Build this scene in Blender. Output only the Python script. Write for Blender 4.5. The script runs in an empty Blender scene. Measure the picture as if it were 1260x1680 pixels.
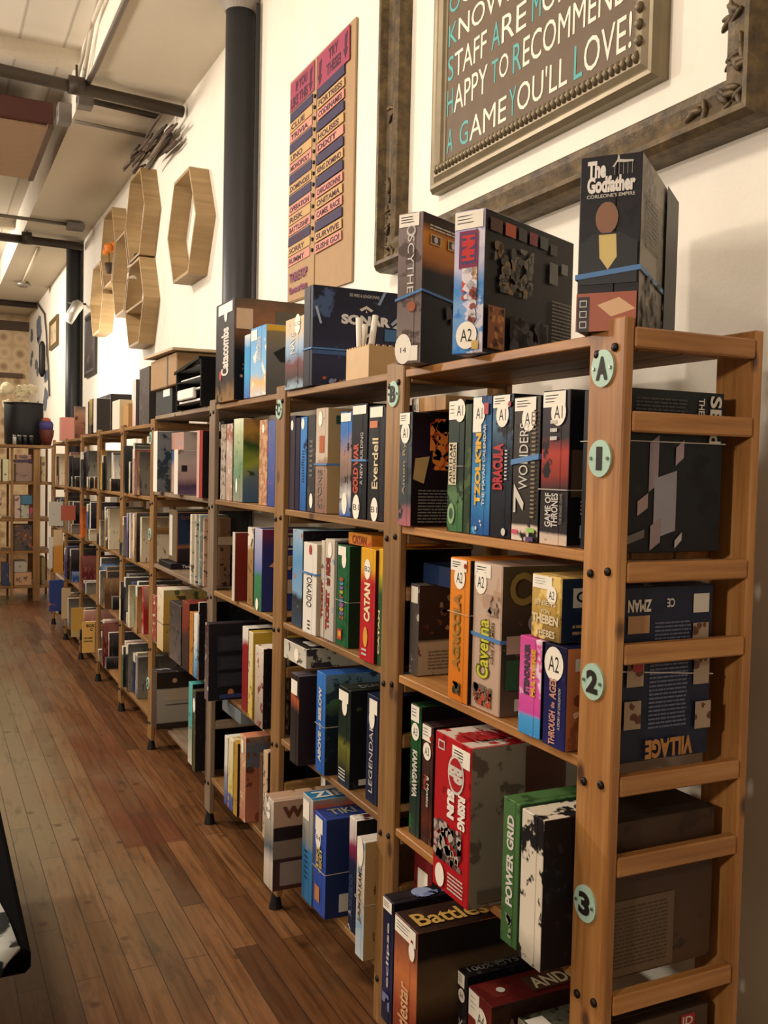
import bpy, bmesh, math, random
from mathutils import Vector, Matrix

# ------------------------------------------------------------------ scene / camera / light
S = bpy.context.scene
COL = S.collection
YAW, PITCH, ROLL, FPX = 0.449149447, 0.0450445229, 0.0219274468, 1566.7
CZ = 1.525            # camera height
XF = 1.083            # front plane of the shelving
WALL = 1.62           # long white wall

def basis():
    f = Vector((math.sin(YAW)*math.cos(PITCH), math.cos(YAW)*math.cos(PITCH), -math.sin(PITCH)))
    r = Vector((math.cos(YAW), -math.sin(YAW), 0)); u = r.cross(f)
    c, s = math.cos(ROLL), math.sin(ROLL)
    return c*r+s*u, -s*r+c*u, f
CR, CU, CF = basis()
cam_d = bpy.data.cameras.new('camera'); cam = bpy.data.objects.new('camera', cam_d); COL.objects.link(cam)
m = Matrix((CR, CU, -CF)).transposed().to_4x4(); m.translation = Vector((0, 0, CZ)); cam.matrix_world = m
cam_d.sensor_fit = 'VERTICAL'; cam_d.sensor_height = 36; cam_d.lens = 36*FPX/1680; cam_d.clip_start = .05
S.camera = cam
S.view_settings.view_transform = 'Standard'; S.view_settings.look = 'None'
S.view_settings.gamma = 1; S.view_settings.use_curve_mapping = False
S.view_settings.exposure = 0.12

W = bpy.data.worlds.new('world'); S.world = W; W.use_nodes = True
W.node_tree.nodes['Background'].inputs[0].default_value = (1, .8, .6, 1)
W.node_tree.nodes['Background'].inputs[1].default_value = .15

def light(kind, name, loc, target, power, col, size=.3, spot=None, blend=.6):
    d = bpy.data.lights.new(name, kind); d.energy = power; d.color = col
    if kind == 'AREA': d.shape = 'DISK'; d.size = size
    else: d.shadow_soft_size = size
    if spot: d.spot_size = math.radians(spot); d.spot_blend = blend
    o = bpy.data.objects.new(name, d); COL.objects.link(o); o.location = loc
    o.rotation_euler = (Vector(target)-Vector(loc)).to_track_quat('-Z', 'Y').to_euler()
    return o
WARM = (1, .875, .75)
light('AREA', 'key_lamp', (-1.5, 5.6, 2.75), (1.4, 2.4, 1.8), 75, WARM, .30)
light('AREA', 'key_lamp', (-2.3, .1, 2.16), (1.5, 1.7, 2.2), 48, WARM, .22)
light('AREA', 'ceiling_lamp', (-.9, 2.4, 4.0), (1.6, 3.2, 2.4), 50, WARM, .5)
light('AREA', 'ceiling_lamp', (-.9, 7.5, 3.9), (1.6, 8.0, 1.8), 110, WARM, .6)
light('AREA', 'ceiling_lamp', (-1.0, 13., 3.9), (1.4, 13.5, 1.8), 150, WARM, .6)
light('AREA', 'ceiling_lamp', (-2.4, 4.5, 3.9), (-1.5, 4.5, 0), 40, WARM, .8)
light('AREA', 'ceiling_fill', (-1.6, 5.2, 3.0), (-.6, 5.4, 4.4), 26, WARM, .5)  # unseen upward fill, added to brighten the ceiling
light('SPOT', 'wall_spot', (.7, 9.3, 2.6), (1.62, 9.3, 2.4), 170, (1, .92, .8), .1, 140, 1)

# ------------------------------------------------------------------ pixel helpers (1260 x 1680 frame)
def ray(px, py): return (px-630)/FPX*CR - (py-840)/FPX*CU + CF
def atX(px, py, X): d = ray(px, py); q = d*(X/d.x); q.z += CZ; return q
def yat(px, X, Z):
    a = (px-630)/FPX; k = CR-a*CF
    return -(k.x*X+k.z*(Z-CZ))/k.y
def zat(py, X, Y):
    a = (py-840)/FPX; k = -CU-a*CF
    return -(k.x*X+k.y*Y)/k.z+CZ
def xat(px, Y, Z):
    a = (px-630)/FPX; k = CR-a*CF
    return -(k.y*Y+k.z*(Z-CZ))/k.x

# ------------------------------------------------------------------ materials
def lin(c):
    if isinstance(c, str):
        c = tuple(int(c[i:i+2], 16)/255 for i in (0, 2, 4))
    return tuple((x/12.92 if x <= .04045 else ((x+.055)/1.055)**2.4) for x in c)+(1,)
MC = {}
def nt(name):
    M = bpy.data.materials.new(name); M.use_nodes = True
    N = M.node_tree.nodes; L = M.node_tree.links
    return M, N, L, N['Principled BSDF']
def ramp(N, stops, mode='LINEAR'):
    r = N.new('ShaderNodeValToRGB'); cr = r.color_ramp; cr.interpolation = mode
    while len(cr.elements) > 1: cr.elements.remove(cr.elements[-1])
    cr.elements[0].position = stops[0][0]; cr.elements[0].color = lin(stops[0][1])
    for p, c in stops[1:]:
        e = cr.elements.new(min(1, p)); e.color = lin(c)
    return r
def noise(N, L, vec, scale, detail=3, rough=.5, sc=(1, 1, 1), off=(0, 0, 0)):
    mp = N.new('ShaderNodeMapping'); mp.inputs['Scale'].default_value = sc; mp.inputs['Location'].default_value = off
    n = N.new('ShaderNodeTexNoise'); n.inputs['Scale'].default_value = scale; n.inputs['Detail'].default_value = detail
    n.inputs['Roughness'].default_value = rough
    L.new(vec, mp.inputs[0]); L.new(mp.outputs[0], n.inputs['Vector']); return n.outputs['Fac']
def mix(N, L, fac, a, b):
    x = N.new('ShaderNodeMix'); x.data_type = 'RGBA'
    for i, v in ((0, fac), (6, a), (7, b)):
        if isinstance(v, (int, float)): x.inputs[i].default_value = v
        elif isinstance(v, tuple) or isinstance(v, str): x.inputs[i].default_value = lin(v) if isinstance(v, str) else v
        else: L.new(v, x.inputs[i])
    return x.outputs[2]
def plain(c, rough=.5, metal=0, var=.08, name=None):
    key = ('p', c, rough, metal, var)
    if key in MC: return MC[key]
    M, N, L, B = nt(name or 'paint_'+c)
    tc = N.new('ShaderNodeTexCoord')
    f = noise(N, L, tc.outputs['Object'], 18, 4)
    a = lin(c); d = tuple(x*(1-var*2) for x in a[:3])+(1,)
    L.new(mix(N, L, f, d, tuple(min(1, x*(1+var)) for x in a[:3])+(1,)), B.inputs['Base Color'])
    B.inputs['Roughness'].default_value = rough; B.inputs['Metallic'].default_value = metal; B.inputs['Specular IOR Level'].default_value = .35
    MC[key] = M; return M
def art(stops, acc=(), rough=.45, warp=.12, seed=0, sc=(1, 1, 1)):
    """printed box side: a warped vertical colour ramp with accent patches. acc = (colour, noise scale, threshold)"""
    key = ('a', str(stops), str(acc), rough, warp, seed, sc)
    if key in MC: return MC[key]
    M, N, L, B = nt('printed_card')
    tc = N.new('ShaderNodeTexCoord'); ob = tc.outputs['Object']; ge = tc.outputs['Generated']
    sp = N.new('ShaderNodeSeparateXYZ'); L.new(ge, sp.inputs[0])
    n0 = noise(N, L, ob, 14, 3, .55, (1, 1, 1), (seed*3.1, seed, 0))
    m1 = N.new('ShaderNodeMath'); m1.operation = 'MULTIPLY_ADD'; m1.inputs[1].default_value = warp*2; m1.inputs[2].default_value = -warp
    L.new(n0, m1.inputs[0])
    m2 = N.new('ShaderNodeMath'); m2.operation = 'ADD'; L.new(sp.outputs[2], m2.inputs[0]); L.new(m1.outputs[0], m2.inputs[1])
    if isinstance(stops, str): stops = [(0, stops)]
    r = ramp(N, stops); L.new(m2.outputs[0], r.inputs[0]); c = r.outputs[0]
    for i, (ac, s, th) in enumerate(acc):
        f = noise(N, L, ob, s*1.9, 4, .58, sc, (seed*1.7+i*5.3, i*2.1, seed))
        q = ramp(N, [(th-.02, '000000'), (th+.02, 'ffffff')]); L.new(f, q.inputs[0])
        c = mix(N, L, q.outputs[0], c, lin(ac))
    L.new(c, B.inputs['Base Color']); B.inputs['Roughness'].default_value = rough; B.inputs['Specular IOR Level'].default_value = .18
    MC[key] = M; return M
def wood(c1, c2, c3, axis='z', rough=.55, knots=True, seed=0, k=1):
    key = ('w', c1, c2, c3, axis, seed)
    if key in MC: return MC[key]
    M, N, L, B = nt('pine_wood')
    tc = N.new('ShaderNodeTexCoord'); ob = tc.outputs['Object']
    sc = {'x': (1.2, 22, 22), 'y': (22, 1.2, 22), 'z': (22, 22, 1.2)}[axis]
    f = noise(N, L, ob, 2.2*k, 6, .6, sc, (seed, seed*2, seed*.7))
    r = ramp(N, [(.25, c1), (.5, c2), (.75, c3)]); L.new(f, r.inputs[0]); c = r.outputs[0]
    f2 = noise(N, L, ob, 2.5, 2, .5, (1, 1, 1), (seed, 0, 0))
    r2 = ramp(N, [(.3, 'b0a090'), (.7, 'ffffff')]); L.new(f2, r2.inputs[0])
    x = N.new('ShaderNodeMix'); x.data_type = 'RGBA'; x.blend_type = 'MULTIPLY'; x.inputs[0].default_value = .55
    L.new(c, x.inputs[6]); L.new(r2.outputs[0], x.inputs[7]); c = x.outputs[2]
    if knots:
        v = N.new('ShaderNodeTexVoronoi'); v.inputs['Scale'].default_value = 8
        mp = N.new('ShaderNodeMapping'); mp.inputs['Scale'].default_value = {'x': (.6, 1, 1), 'y': (1, .6, 1), 'z': (1, 1, .6)}[axis]
        mp.inputs['Location'].default_value = (seed*1.3, seed, 0)
        L.new(ob, mp.inputs[0]); L.new(mp.outputs[0], v.inputs['Vector'])
        q = ramp(N, [(.07, 'ffffff'), (.14, '000000')]); L.new(v.outputs['Distance'], q.inputs[0])
        c = mix(N, L, q.outputs[0], c, lin('4a2a14'))
    L.new(c, B.inputs['Base Color']); B.inputs['Roughness'].default_value = rough
    bp = N.new('ShaderNodeBump'); bp.inputs['Strength'].default_value = .15; bp.inputs['Distance'].default_value = .002
    L.new(f, bp.inputs['Height']); L.new(bp.outputs[0], B.inputs['Normal'])
    MC[key] = M; return M

# ------------------------------------------------------------------ mesh helpers
def link(name, me, mats, parent=None):
    o = bpy.data.objects.new(name, me)
    for mt in (mats if isinstance(mats, (list, tuple)) else [mats]):
        if mt is not None: me.materials.append(mt)
    COL.objects.link(o)
    if parent is not None:
        o.parent = parent
        off = parent.location.copy(); p = parent.parent
        while p is not None: off = off + p.location; p = p.parent
        me.transform(Matrix.Translation(-off))
    return o
def finish(bm, name, mats, parent=None, smooth=False):
    bmesh.ops.recalc_face_normals(bm, faces=bm.faces)
    me = bpy.data.meshes.new(name); bm.to_mesh(me); bm.free()
    if smooth:
        for p in me.polygons: p.use_smooth = True
    return link(name, me, mats, parent)
def addbox(bm, a, b, bev=0, mi=0, faces=None):
    """axis box from corner a to corner b; faces maps 'S' (-X) 'C' (-Y) 'T' (+Z) to material slots"""
    a, b = [min(x, y) for x, y in zip(a, b)], [max(x, y) for x, y in zip(a, b)]
    r = bmesh.ops.create_cube(bm, size=1)
    for v in r['verts']:
        v.co = Vector([a[i]+(v.co[i]+.5)*(b[i]-a[i]) for i in range(3)])
    fs = list({f for v in r['verts'] for f in v.link_faces})
    for f in fs:
        f.material_index = mi
        if faces:
            f.normal_update(); n = f.normal
            if n.x < -.9: f.material_index = faces.get('S', mi)
            elif n.y < -.9: f.material_index = faces.get('C', mi)
            elif n.z > .9: f.material_index = faces.get('T', mi)
    if bev:
        es = list({e for f in fs for e in f.edges})
        bmesh.ops.bevel(bm, geom=es, offset=bev, segments=1, affect='EDGES', clamp_overlap=True)
def box(name, a, b, mat, parent=None, bev=0, faces=None):
    bm = bmesh.new(); addbox(bm, a, b, bev, 0, faces); return finish(bm, name, mat, parent)
def tube(bm, pts, r, seg=10, mi=0):
    pts = [Vector(p) for p in pts]; rings = []
    for i, p in enumerate(pts):
        t = (pts[min(i+1, len(pts)-1)]-pts[max(i-1, 0)]).normalized()
        a = t.orthogonal().normalized() if i == 0 else (pa - t*pa.dot(t)).normalized()
        pa = a; b = t.cross(a); rr = r[i] if isinstance(r, (list, tuple)) else r
        rings.append([bm.verts.new(p+rr*(math.cos(k*2*math.pi/seg)*a+math.sin(k*2*math.pi/seg)*b)) for k in range(seg)])
    for i in range(len(rings)-1):
        for k in range(seg):
            f = bm.faces.new((rings[i][k], rings[i][(k+1) % seg], rings[i+1][(k+1) % seg], rings[i+1][k])); f.material_index = mi
    bm.faces.new(rings[0]).material_index = mi; bm.faces.new(rings[-1]).material_index = mi
def prism(bm, poly, n, d, mi=0):
    """poly: list of 3-D points, extruded by vector n*d"""
    n = Vector(n)*d
    A = [bm.verts.new(Vector(p)) for p in poly]; Bv = [bm.verts.new(Vector(p)+n) for p in poly]
    bm.faces.new(A).material_index = mi; bm.faces.new(Bv[::-1]).material_index = mi
    k = len(poly)
    for i in range(k):
        bm.faces.new((A[i], A[(i+1) % k], Bv[(i+1) % k], Bv[i])).material_index = mi
def empty(name, loc, parent=None):
    o = bpy.data.objects.new(name, None); o.location = loc; o.empty_display_size = .05; COL.objects.link(o)
    if parent: o.parent = parent
    return o
USED = {}
def tag(o, label, cat, group=None, kind=None):
    if label:
        USED[label] = USED.get(label, 0)+1
        o['label'] = label
    if cat: o['category'] = cat
    if group: o['group'] = group
    if kind: o['kind'] = kind
    return o
def structure(o): o['kind'] = 'structure'; return o

def textmesh(s, bold=0.0):
    cu = bpy.data.curves.new('txt', 'FONT'); cu.body = s; cu.offset = bold; cu.resolution_u = 3
    o = bpy.data.objects.new('txt', cu); COL.objects.link(o)
    bpy.context.view_layer.update()
    me = bpy.data.meshes.new_from_object(o.evaluated_get(bpy.context.evaluated_depsgraph_get()))
    bpy.data.objects.remove(o); bpy.data.curves.remove(cu)
    return me
def text(s, O, U, V, N, w, h, mat, rot=0, name='title', parent=None, bold=0.02):
    """fit s into the w x h rectangle at O spanned by U (right) and V (up), N is the outward normal"""
    O, U, V, N = map(Vector, (O, U, V, N))
    me = textmesh(s, bold)
    if not len(me.vertices): return None
    xs = [v.co.x for v in me.vertices]; ys = [v.co.y for v in me.vertices]
    x0, x1, y0, y1 = min(xs), max(xs), min(ys), max(ys)
    for v in me.vertices:
        a = (v.co.x-x0)/(x1-x0+1e-9); b = (v.co.y-y0)/(y1-y0+1e-9)
        if rot == 90: a, b = 1-b, a           # reads bottom to top
        elif rot == -90: a, b = b, 1-a        # reads top to bottom
        elif rot == 180: a, b = 1-a, 1-b
        v.co = O+U*(a*w)+V*(b*h)
    return link(name, me, mat, parent)

# ------------------------------------------------------------------ game boxes
WHITE = plain('ece4d6', .55); PAPER = plain('f2ead8', .6); INK = plain('1c1a1c', .6); RED = plain('9c1e22', .5)
BLUEBAND = plain('4f7fb4', .5); CLEARBAND = plain('b9b2a6', .4)
YA, YB, YC, YD, YE, YF_, YG, YH, YI, YJ = 1.358, 2.2, 3.07, 3.92, 5.08, 5.94, 6.82, 7.63, 8.52, 9.38
POSTS = [(YA, .098), (YB, .098), (YC, .09), (YD, .085), (YE, .09), (YF_, .09), (YG, .085), (YH, .08), (YI, .08), (YJ, .08)]
REG = []
def settle(X, D, yf, yn, z0, z1):
    if z0 < 1.7:
        for P, w in POSTS:
            a, b_ = P-w/2-.001, P+w/2+.001
            if yn < b_ and yf > a and X < XF+.022 and X+D > XF-.001:
                if (yn+yf)/2 > P: yn = b_
                else: yf = a
                if yf-yn < .004: yf, yn = max(yf, yn), max(yf, yn)-.006
    for (eX, eD, ef, en, e0, e1) in REG:
        if min(z1, e1)-max(z0, e0) < .003 or min(X+D, eX+eD)-max(X, eX) < .001 or min(yf, ef)-max(yn, en) < .0005: continue
        if (ef+en) > (yf+yn): nf, nn = min(yf, en-.0008), yn
        else: nf, nn = yf, max(yn, ef+.0008)
        if nf-nn > max(.004, (yf-yn)*.3): yf, yn = nf, nn
        elif X < eX-.05: D = eX-X-.003
        else:
            D = max(.03, X+D-(eX+eD+.003)); X = eX+eD+.003
    REG.append((X, D, yf, yn, z0, z1)); return X, D, yf, yn
class Box:
    def __init__(s, z, X, xl, xr, top=None, h=None, D=.29, spine=None, cover=None, topm=None, label='', group=None, name='board_game_box', lid=.72, single=False, y=None, free=False):
        if y: s.yf, s.yn = y
        else: s.yf, s.yn = yat(xl, X, z), yat(xr, X, z)
        s.h = h if h else zat(top, X, s.yf)-z
        if not free:          # keep clear of neighbours and posts
            X, D, s.yf, s.yn = settle(X, D, s.yf, s.yn, z, z+s.h)
        s.X, s.z = X, z; s.D = D; s.t = s.yf-s.yn; s.k = 0
        z += .001
        mats = [spine, cover or spine, topm or spine]
        fc = {'S': 0, 'C': 1, 'T': 2}
        if single:
            bm = bmesh.new(); addbox(bm, (X, s.yn, z), (X+D, s.yf, z+s.h), .0015, 0, fc)
            bmesh.ops.recalc_face_normals(bm, faces=bm.faces)
            me = bpy.data.meshes.new(name); bm.to_mesh(me); bm.free()
            me.transform(Matrix.Translation((-(X+D/2), -(s.yn+s.yf)/2, -z)))
            s.o = link(name, me, mats); s.o.location = (X+D/2, (s.yn+s.yf)/2, z)
        else:
            s.o = empty(name, (X+D/2, (s.yn+s.yf)/2, z))
            ys = s.yf-s.t*lid
            box('lid', (X, ys, z), (X+D, s.yf, z+s.h), mats, s.o, .0015, fc)
            box('base', (X+.0008, s.yn, z+.0008), (X+D-.0008, ys, z+s.h-.0008), mats, s.o, .001, fc)
        tag(s.o, label, 'board game box', group)
    def F(s, f):
        s.k += 1; e = .0011+.00022*s.k
        if f == 'S': return Vector((s.X-e, s.yf, s.z)), Vector((0, -1, 0)), Vector((0, 0, 1)), Vector((-1, 0, 0)), s.t, s.h
        if f == 'C': return Vector((s.X, s.yn-e, s.z)), Vector((1, 0, 0)), Vector((0, 0, 1)), Vector((0, -1, 0)), s.D, s.h
        return Vector((s.X, s.yn, s.z+s.h+e+.001)), Vector((1, 0, 0)), Vector((0, 1, 0)), Vector((0, 0, 1)), s.D, s.t
    def text(s, f, t, u0, v0, u1, v1, mat, rot=0, name='title', bold=.02, parent=None):
        O, U, V, N, w, h = s.F(f)
        r = text(t, O+U*w*u0+V*h*v0, U, V, N, w*(u1-u0), h*(v1-v0), mat, rot, name, parent or s.o, bold); return s
    def poly(s, f, pts, mat, name='artwork', parent=None):
        O, U, V, N, w, h = s.F(f); bm = bmesh.new()
        if not isinstance(pts[0][0], (list, tuple)): pts = [pts]
        for pl in pts:
            bm.faces.new([bm.verts.new(O+U*w*u+V*h*v) for u, v in pl])
        me = bpy.data.meshes.new(name); bm.to_mesh(me); bm.free()
        o = link(name, me, mat, parent or s.o)
        return o
    def rect(s, f, u0, v0, u1, v1, mat, name='artwork', parent=None):
        return s.poly(f, [(u0, v0), (u1, v0), (u1, v1), (u0, v1)], mat, name, parent)
    def disc(s, f, cu, cv, ru, mat, name='round_sticker', asp=1, parent=None):
        w, h = (s.t, s.h) if f == 'S' else (s.D, s.h) if f == 'C' else (s.D, s.t)
        return s.poly(f, [(cu+ru/w*math.cos(a*math.pi/9), cv+asp*ru/h*math.sin(a*math.pi/9)) for a in range(18)], mat, name, parent)
    def lines(s, f, u0, v0, u1, v1, n, mat, name='fine_print', seed=1):
        R = random.Random(seed); ps = []
        for i in range(n):
            v = v1-(v1-v0)*(i+.15)/n; hh = (v1-v0)/n*.45; u = u0
            while u < u1-.01:
                l = R.uniform(.03, .12)*(u1-u0)*1.6; e = min(u1, u+l)
                ps.append([(u, v-hh), (e, v-hh), (e, v), (u, v)]); u = e+.018*(u1-u0)
        s.poly(f, ps, mat, name); return s
    def blobs(s, f, u0, v0, u1, v1, n, mats, r=.012, seed=1, name='artwork'):
        R = random.Random(seed); w, h = (s.t, s.h) if f == 'S' else (s.D, s.h) if f == 'C' else (s.D, s.t)
        for mi, mt in enumerate(mats):
            ps = []
            for i in range(n):
                cu, cv, rr = R.uniform(u0, u1), R.uniform(v0, v1), r*R.uniform(.4, 1.2); kk = R.randint(5, 9); a0 = R.uniform(0, 6)
                ps.append([(min(u1, max(u0, cu+rr*R.uniform(.5, 1)/w*math.cos(a0+q*6.283/kk))), min(v1, max(v0, cv+rr*R.uniform(.5, 1)/h*math.sin(a0+q*6.283/kk)))) for q in range(kk)])
            for pl in ([[p_] for p_ in ps] if n < 6 else [ps]): s.poly(f, pl, mt, name)
        return s
    def sticker(s, code=None, v=.995, tall=.1, u0=.04, u1=.86, dot=None, cu=.52, cv=None, r=None):
        st = s.rect('S', u0, v-tall, u1, v, PAPER, 'label_sticker')
        R = random.Random(hash(code) % 99 if False else len(USED)); ps = []
        for i in range(3):
            vv = v-tall*(.22+.2*i); ps.append([(u0+.08, vv-.006), (u0+.08+(u1-u0)*R.uniform(.3, .7), vv-.006), (u0+.08+(u1-u0)*.6, vv), (u0+.08, vv)])
        s.poly('S', ps, INK, 'printed_lines', None)
        if code:
            r = r or min(s.t*.36, .024); cv = cv if cv is not None else v-tall-.018
            d = s.disc('S', cu, cv, r, PAPER, 'round_sticker', 1.1)
            s.text('S', code, cu-r*.55/s.t, cv-r*.5/s.h, cu+r*.55/s.t, cv+r*.5/s.h, INK, 0, 'handwritten_code', .0)
        if dot: s.disc('S', dot[0], dot[1], .006, RED, 'red_dot')
        return s
    def code(s, t, cu, cv, r=.022):
        s.disc('S', cu, cv, r, PAPER, 'round_sticker', 1.1)
        s.text('S', t, cu-r*.55/s.t, cv-r*.5/s.h, cu+r*.55/s.t, cv+r*.5/s.h, INK, 0, 'handwritten_code', 0); return s
    def band(s, v, mat=None, w=.006, slope=0):
        e = .0035; z = s.z+s.h*v; X0, X1, y0, y1 = s.X-e, s.X+s.D+e, s.yn-e, s.yf+e
        bm = bmesh.new(); c = [(X0, y1, z), (X0, y0, z+slope), (X1, y0, z), (X1, y1, z)]
        a = [bm.verts.new((x, y, q)) for x, y, q in c]; b = [bm.verts.new((x, y, q+w)) for x, y, q in c]
        for i in range(4): bm.faces.new((a[i], a[(i+1) % 4], b[(i+1) % 4], b[i]))
        o = finish(bm, 'rubber_band', mat or BLUEBAND, s.o)
        md = o.modifiers.new('thickness', 'SOLIDIFY'); md.thickness = .0012; return s

# ================================================================== ROOM
wallm, N, L, B = nt('white_plaster'); tc = N.new('ShaderNodeTexCoord')
f = noise(N, L, tc.outputs['Object'], 3, 6, .6); r_ = ramp(N, [(.3, 'e4dccb'), (.7, 'eee7d8')]); L.new(f, r_.inputs[0])
L.new(r_.outputs[0], B.inputs['Base Color']); B.inputs['Roughness'].default_value = .7
f = noise(N, L, tc.outputs['Object'], 26, 5, .6); bp = N.new('ShaderNodeBump'); bp.inputs['Strength'].default_value = .12; bp.inputs['Distance'].default_value = .01
L.new(f, bp.inputs['Height']); L.new(bp.outputs[0], B.inputs['Normal'])
ceilm, N, L, B = nt('ceiling_boards'); tc = N.new('ShaderNodeTexCoord')
wv = N.new('ShaderNodeTexWave'); wv.bands_direction = 'X'; wv.wave_profile = 'SAW'; wv.inputs['Scale'].default_value = 1.1; wv.inputs['Distortion'].default_value = .25
L.new(tc.outputs['Object'], wv.inputs['Vector']); q = ramp(N, [(0, 'a59c8c'), (.05, 'd9d0bf'), (.95, 'dfd6c6'), (1, 'b5ac9c')]); L.new(wv.outputs['Fac'], q.inputs[0])
L.new(q.outputs[0], B.inputs['Base Color']); B.inputs['Roughness'].default_value = .75
soffm = plain('d3c8b4', .75, 0, .02)

# floor of narrow worn boards running along the shelves
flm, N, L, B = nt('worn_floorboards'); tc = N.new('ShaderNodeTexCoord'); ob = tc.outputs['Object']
mp = N.new('ShaderNodeMapping'); mp.inputs['Rotation'].default_value = (0, 0, math.pi/2); L.new(ob, mp.inputs[0])
br = N.new('ShaderNodeTexBrick'); L.new(mp.outputs[0], br.inputs['Vector'])
br.inputs['Scale'].default_value = 1; br.inputs['Brick Width'].default_value = .95; br.inputs['Row Height'].default_value = .08
br.inputs['Mortar Size'].default_value = .0016; br.inputs['Mortar Smooth'].default_value = .3; br.inputs['Bias'].default_value = 0
br.inputs['Color1'].default_value = (0, 0, 0, 1); br.inputs['Color2'].default_value = (1, 1, 1, 1); br.inputs['Mortar'].default_value = (.5, .5, .5, 1)
br.offset = .37; br.offset_frequency = 2
r1 = ramp(N, [(0, '54361f'), (.5, '755030'), (1, '8c6440')]); L.new(br.outputs['Color'], r1.inputs[0])
g = noise(N, L, ob, 2.5, 7, .65, (22, 1.0, 1)); rg = ramp(N, [(.3, '6e5a4a'), (.5, 'dccebe'), (.7, 'ffffff')]); L.new(g, rg.inputs[0])
x = N.new('ShaderNodeMix'); x.data_type = 'RGBA'; x.blend_type = 'MULTIPLY'; x.inputs[0].default_value = .8; L.new(r1.outputs[0], x.inputs[6]); L.new(rg.outputs[0], x.inputs[7])
c = x.outputs[2]
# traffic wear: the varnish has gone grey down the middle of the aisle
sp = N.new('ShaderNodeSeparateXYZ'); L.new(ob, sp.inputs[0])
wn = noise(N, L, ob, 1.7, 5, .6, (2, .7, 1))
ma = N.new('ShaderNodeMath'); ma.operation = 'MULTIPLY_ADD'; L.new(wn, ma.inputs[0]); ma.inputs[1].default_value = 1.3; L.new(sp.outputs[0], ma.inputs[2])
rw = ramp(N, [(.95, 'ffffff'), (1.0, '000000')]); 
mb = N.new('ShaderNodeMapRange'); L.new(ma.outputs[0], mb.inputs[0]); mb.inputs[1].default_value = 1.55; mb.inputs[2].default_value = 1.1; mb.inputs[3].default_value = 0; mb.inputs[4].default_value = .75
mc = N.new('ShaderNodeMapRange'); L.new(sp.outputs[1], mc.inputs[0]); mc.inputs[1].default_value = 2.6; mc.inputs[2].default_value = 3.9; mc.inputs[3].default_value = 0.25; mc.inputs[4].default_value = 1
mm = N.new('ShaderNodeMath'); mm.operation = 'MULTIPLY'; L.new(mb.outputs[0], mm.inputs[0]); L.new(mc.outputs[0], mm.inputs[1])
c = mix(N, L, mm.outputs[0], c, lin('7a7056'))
def step(src, a, b_):
    q = N.new('ShaderNodeMapRange'); L.new(src, q.inputs[0]); q.inputs[1].default_value = a; q.inputs[2].default_value = b_; return q.outputs[0]
def mul(a, b_):
    q = N.new('ShaderNodeMath'); q.operation = 'MULTIPLY'; L.new(a, q.inputs[0])
    if isinstance(b_, float): q.inputs[1].default_value = b_
    else: L.new(b_, q.inputs[1])
    return q.outputs[0]
# replaced reddish boards ending in a straight cut
red = mul(mul(step(sp.outputs[0], .70, .72), step(sp.outputs[0], .965, .96)), mul(step(sp.outputs[1], 3.77, 3.78), step(sp.outputs[1], 6.1, 5.0)))
c = mix(N, L, mul(mul(red, step(wn, .2, .6)), .6), c, lin('5a2a1a'))
rd2 = noise(N, L, ob, .9, 3, .5, (1, .5, 1), (7, 2, 0)); q = ramp(N, [(.52, '000000'), (.66, 'ffffff')]); L.new(rd2, q.inputs[0]); c = mix(N, L, mul(q.outputs[0], .25), c, lin('6a3820'))
# long scratches along the boards
sc_ = noise(N, L, ob, 3.2, 6, .75, (9, .8, 1), (1, 5, 0)); q = ramp(N, [(.58, '000000'), (.68, 'ffffff')]); L.new(sc_, q.inputs[0]); c = mix(N, L, mul(q.outputs[0], .5), c, lin('3c2c1e'))
# dark scuffs and nail marks
s1 = noise(N, L, ob, 7, 6, .7, (1.6, .6, 1), (3, 1, 0)); rs = ramp(N, [(.55, '000000'), (.66, 'ffffff')]); L.new(s1, rs.inputs[0])
m3 = N.new('ShaderNodeMath'); m3.operation = 'MULTIPLY'; m3.inputs[1].default_value = .55; L.new(rs.outputs[0], m3.inputs[0])
c = mix(N, L, m3.outputs[0], c, lin('45392a'))
v = N.new('ShaderNodeTexVoronoi'); v.inputs['Scale'].default_value = 6; L.new(ob, v.inputs['Vector']); rv = ramp(N, [(.07, 'ffffff'), (.13, '000000')]); L.new(v.outputs['Distance'], rv.inputs[0])
m4 = N.new('ShaderNodeMath'); m4.operation = 'MULTIPLY'; m4.inputs[1].default_value = .6; L.new(rv.outputs[0], m4.inputs[0])
c = mix(N, L, m4.outputs[0], c, lin('3a2414'))
# board gaps
m5 = N.new('ShaderNodeMath'); m5.operation = 'MULTIPLY'; m5.inputs[1].default_value = .95; L.new(br.outputs['Fac'], m5.inputs[0])
c = mix(N, L, m5.outputs[0], c, lin('2a1a10'))
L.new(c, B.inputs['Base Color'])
rr = ramp(N, [(.3, '9a9a9a'), (.7, 'b4b4b4')]); B.inputs['Specular IOR Level'].default_value = .3; L.new(g, rr.inputs[0]); L.new(rr.outputs[0], B.inputs['Roughness'])
bp = N.new('ShaderNodeBump'); bp.inputs['Strength'].default_value = .3; bp.inputs['Distance'].default_value = .003; bp.invert = True
L.new(br.outputs['Fac'], bp.inputs['Height']); L.new(bp.outputs[0], B.inputs['Normal'])

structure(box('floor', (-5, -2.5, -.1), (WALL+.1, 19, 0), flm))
structure(box('wall_right', (WALL, -2.5, 0), (WALL+.15, 19, 4.5), wallm))
structure(box('wall_left', (-5.15, -2.5, 0), (-5, 19, 4.5), wallm))
structure(box('wall_back', (-5.15, -2.65, 0), (WALL+.15, -2.5, 4.5), wallm))
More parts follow.
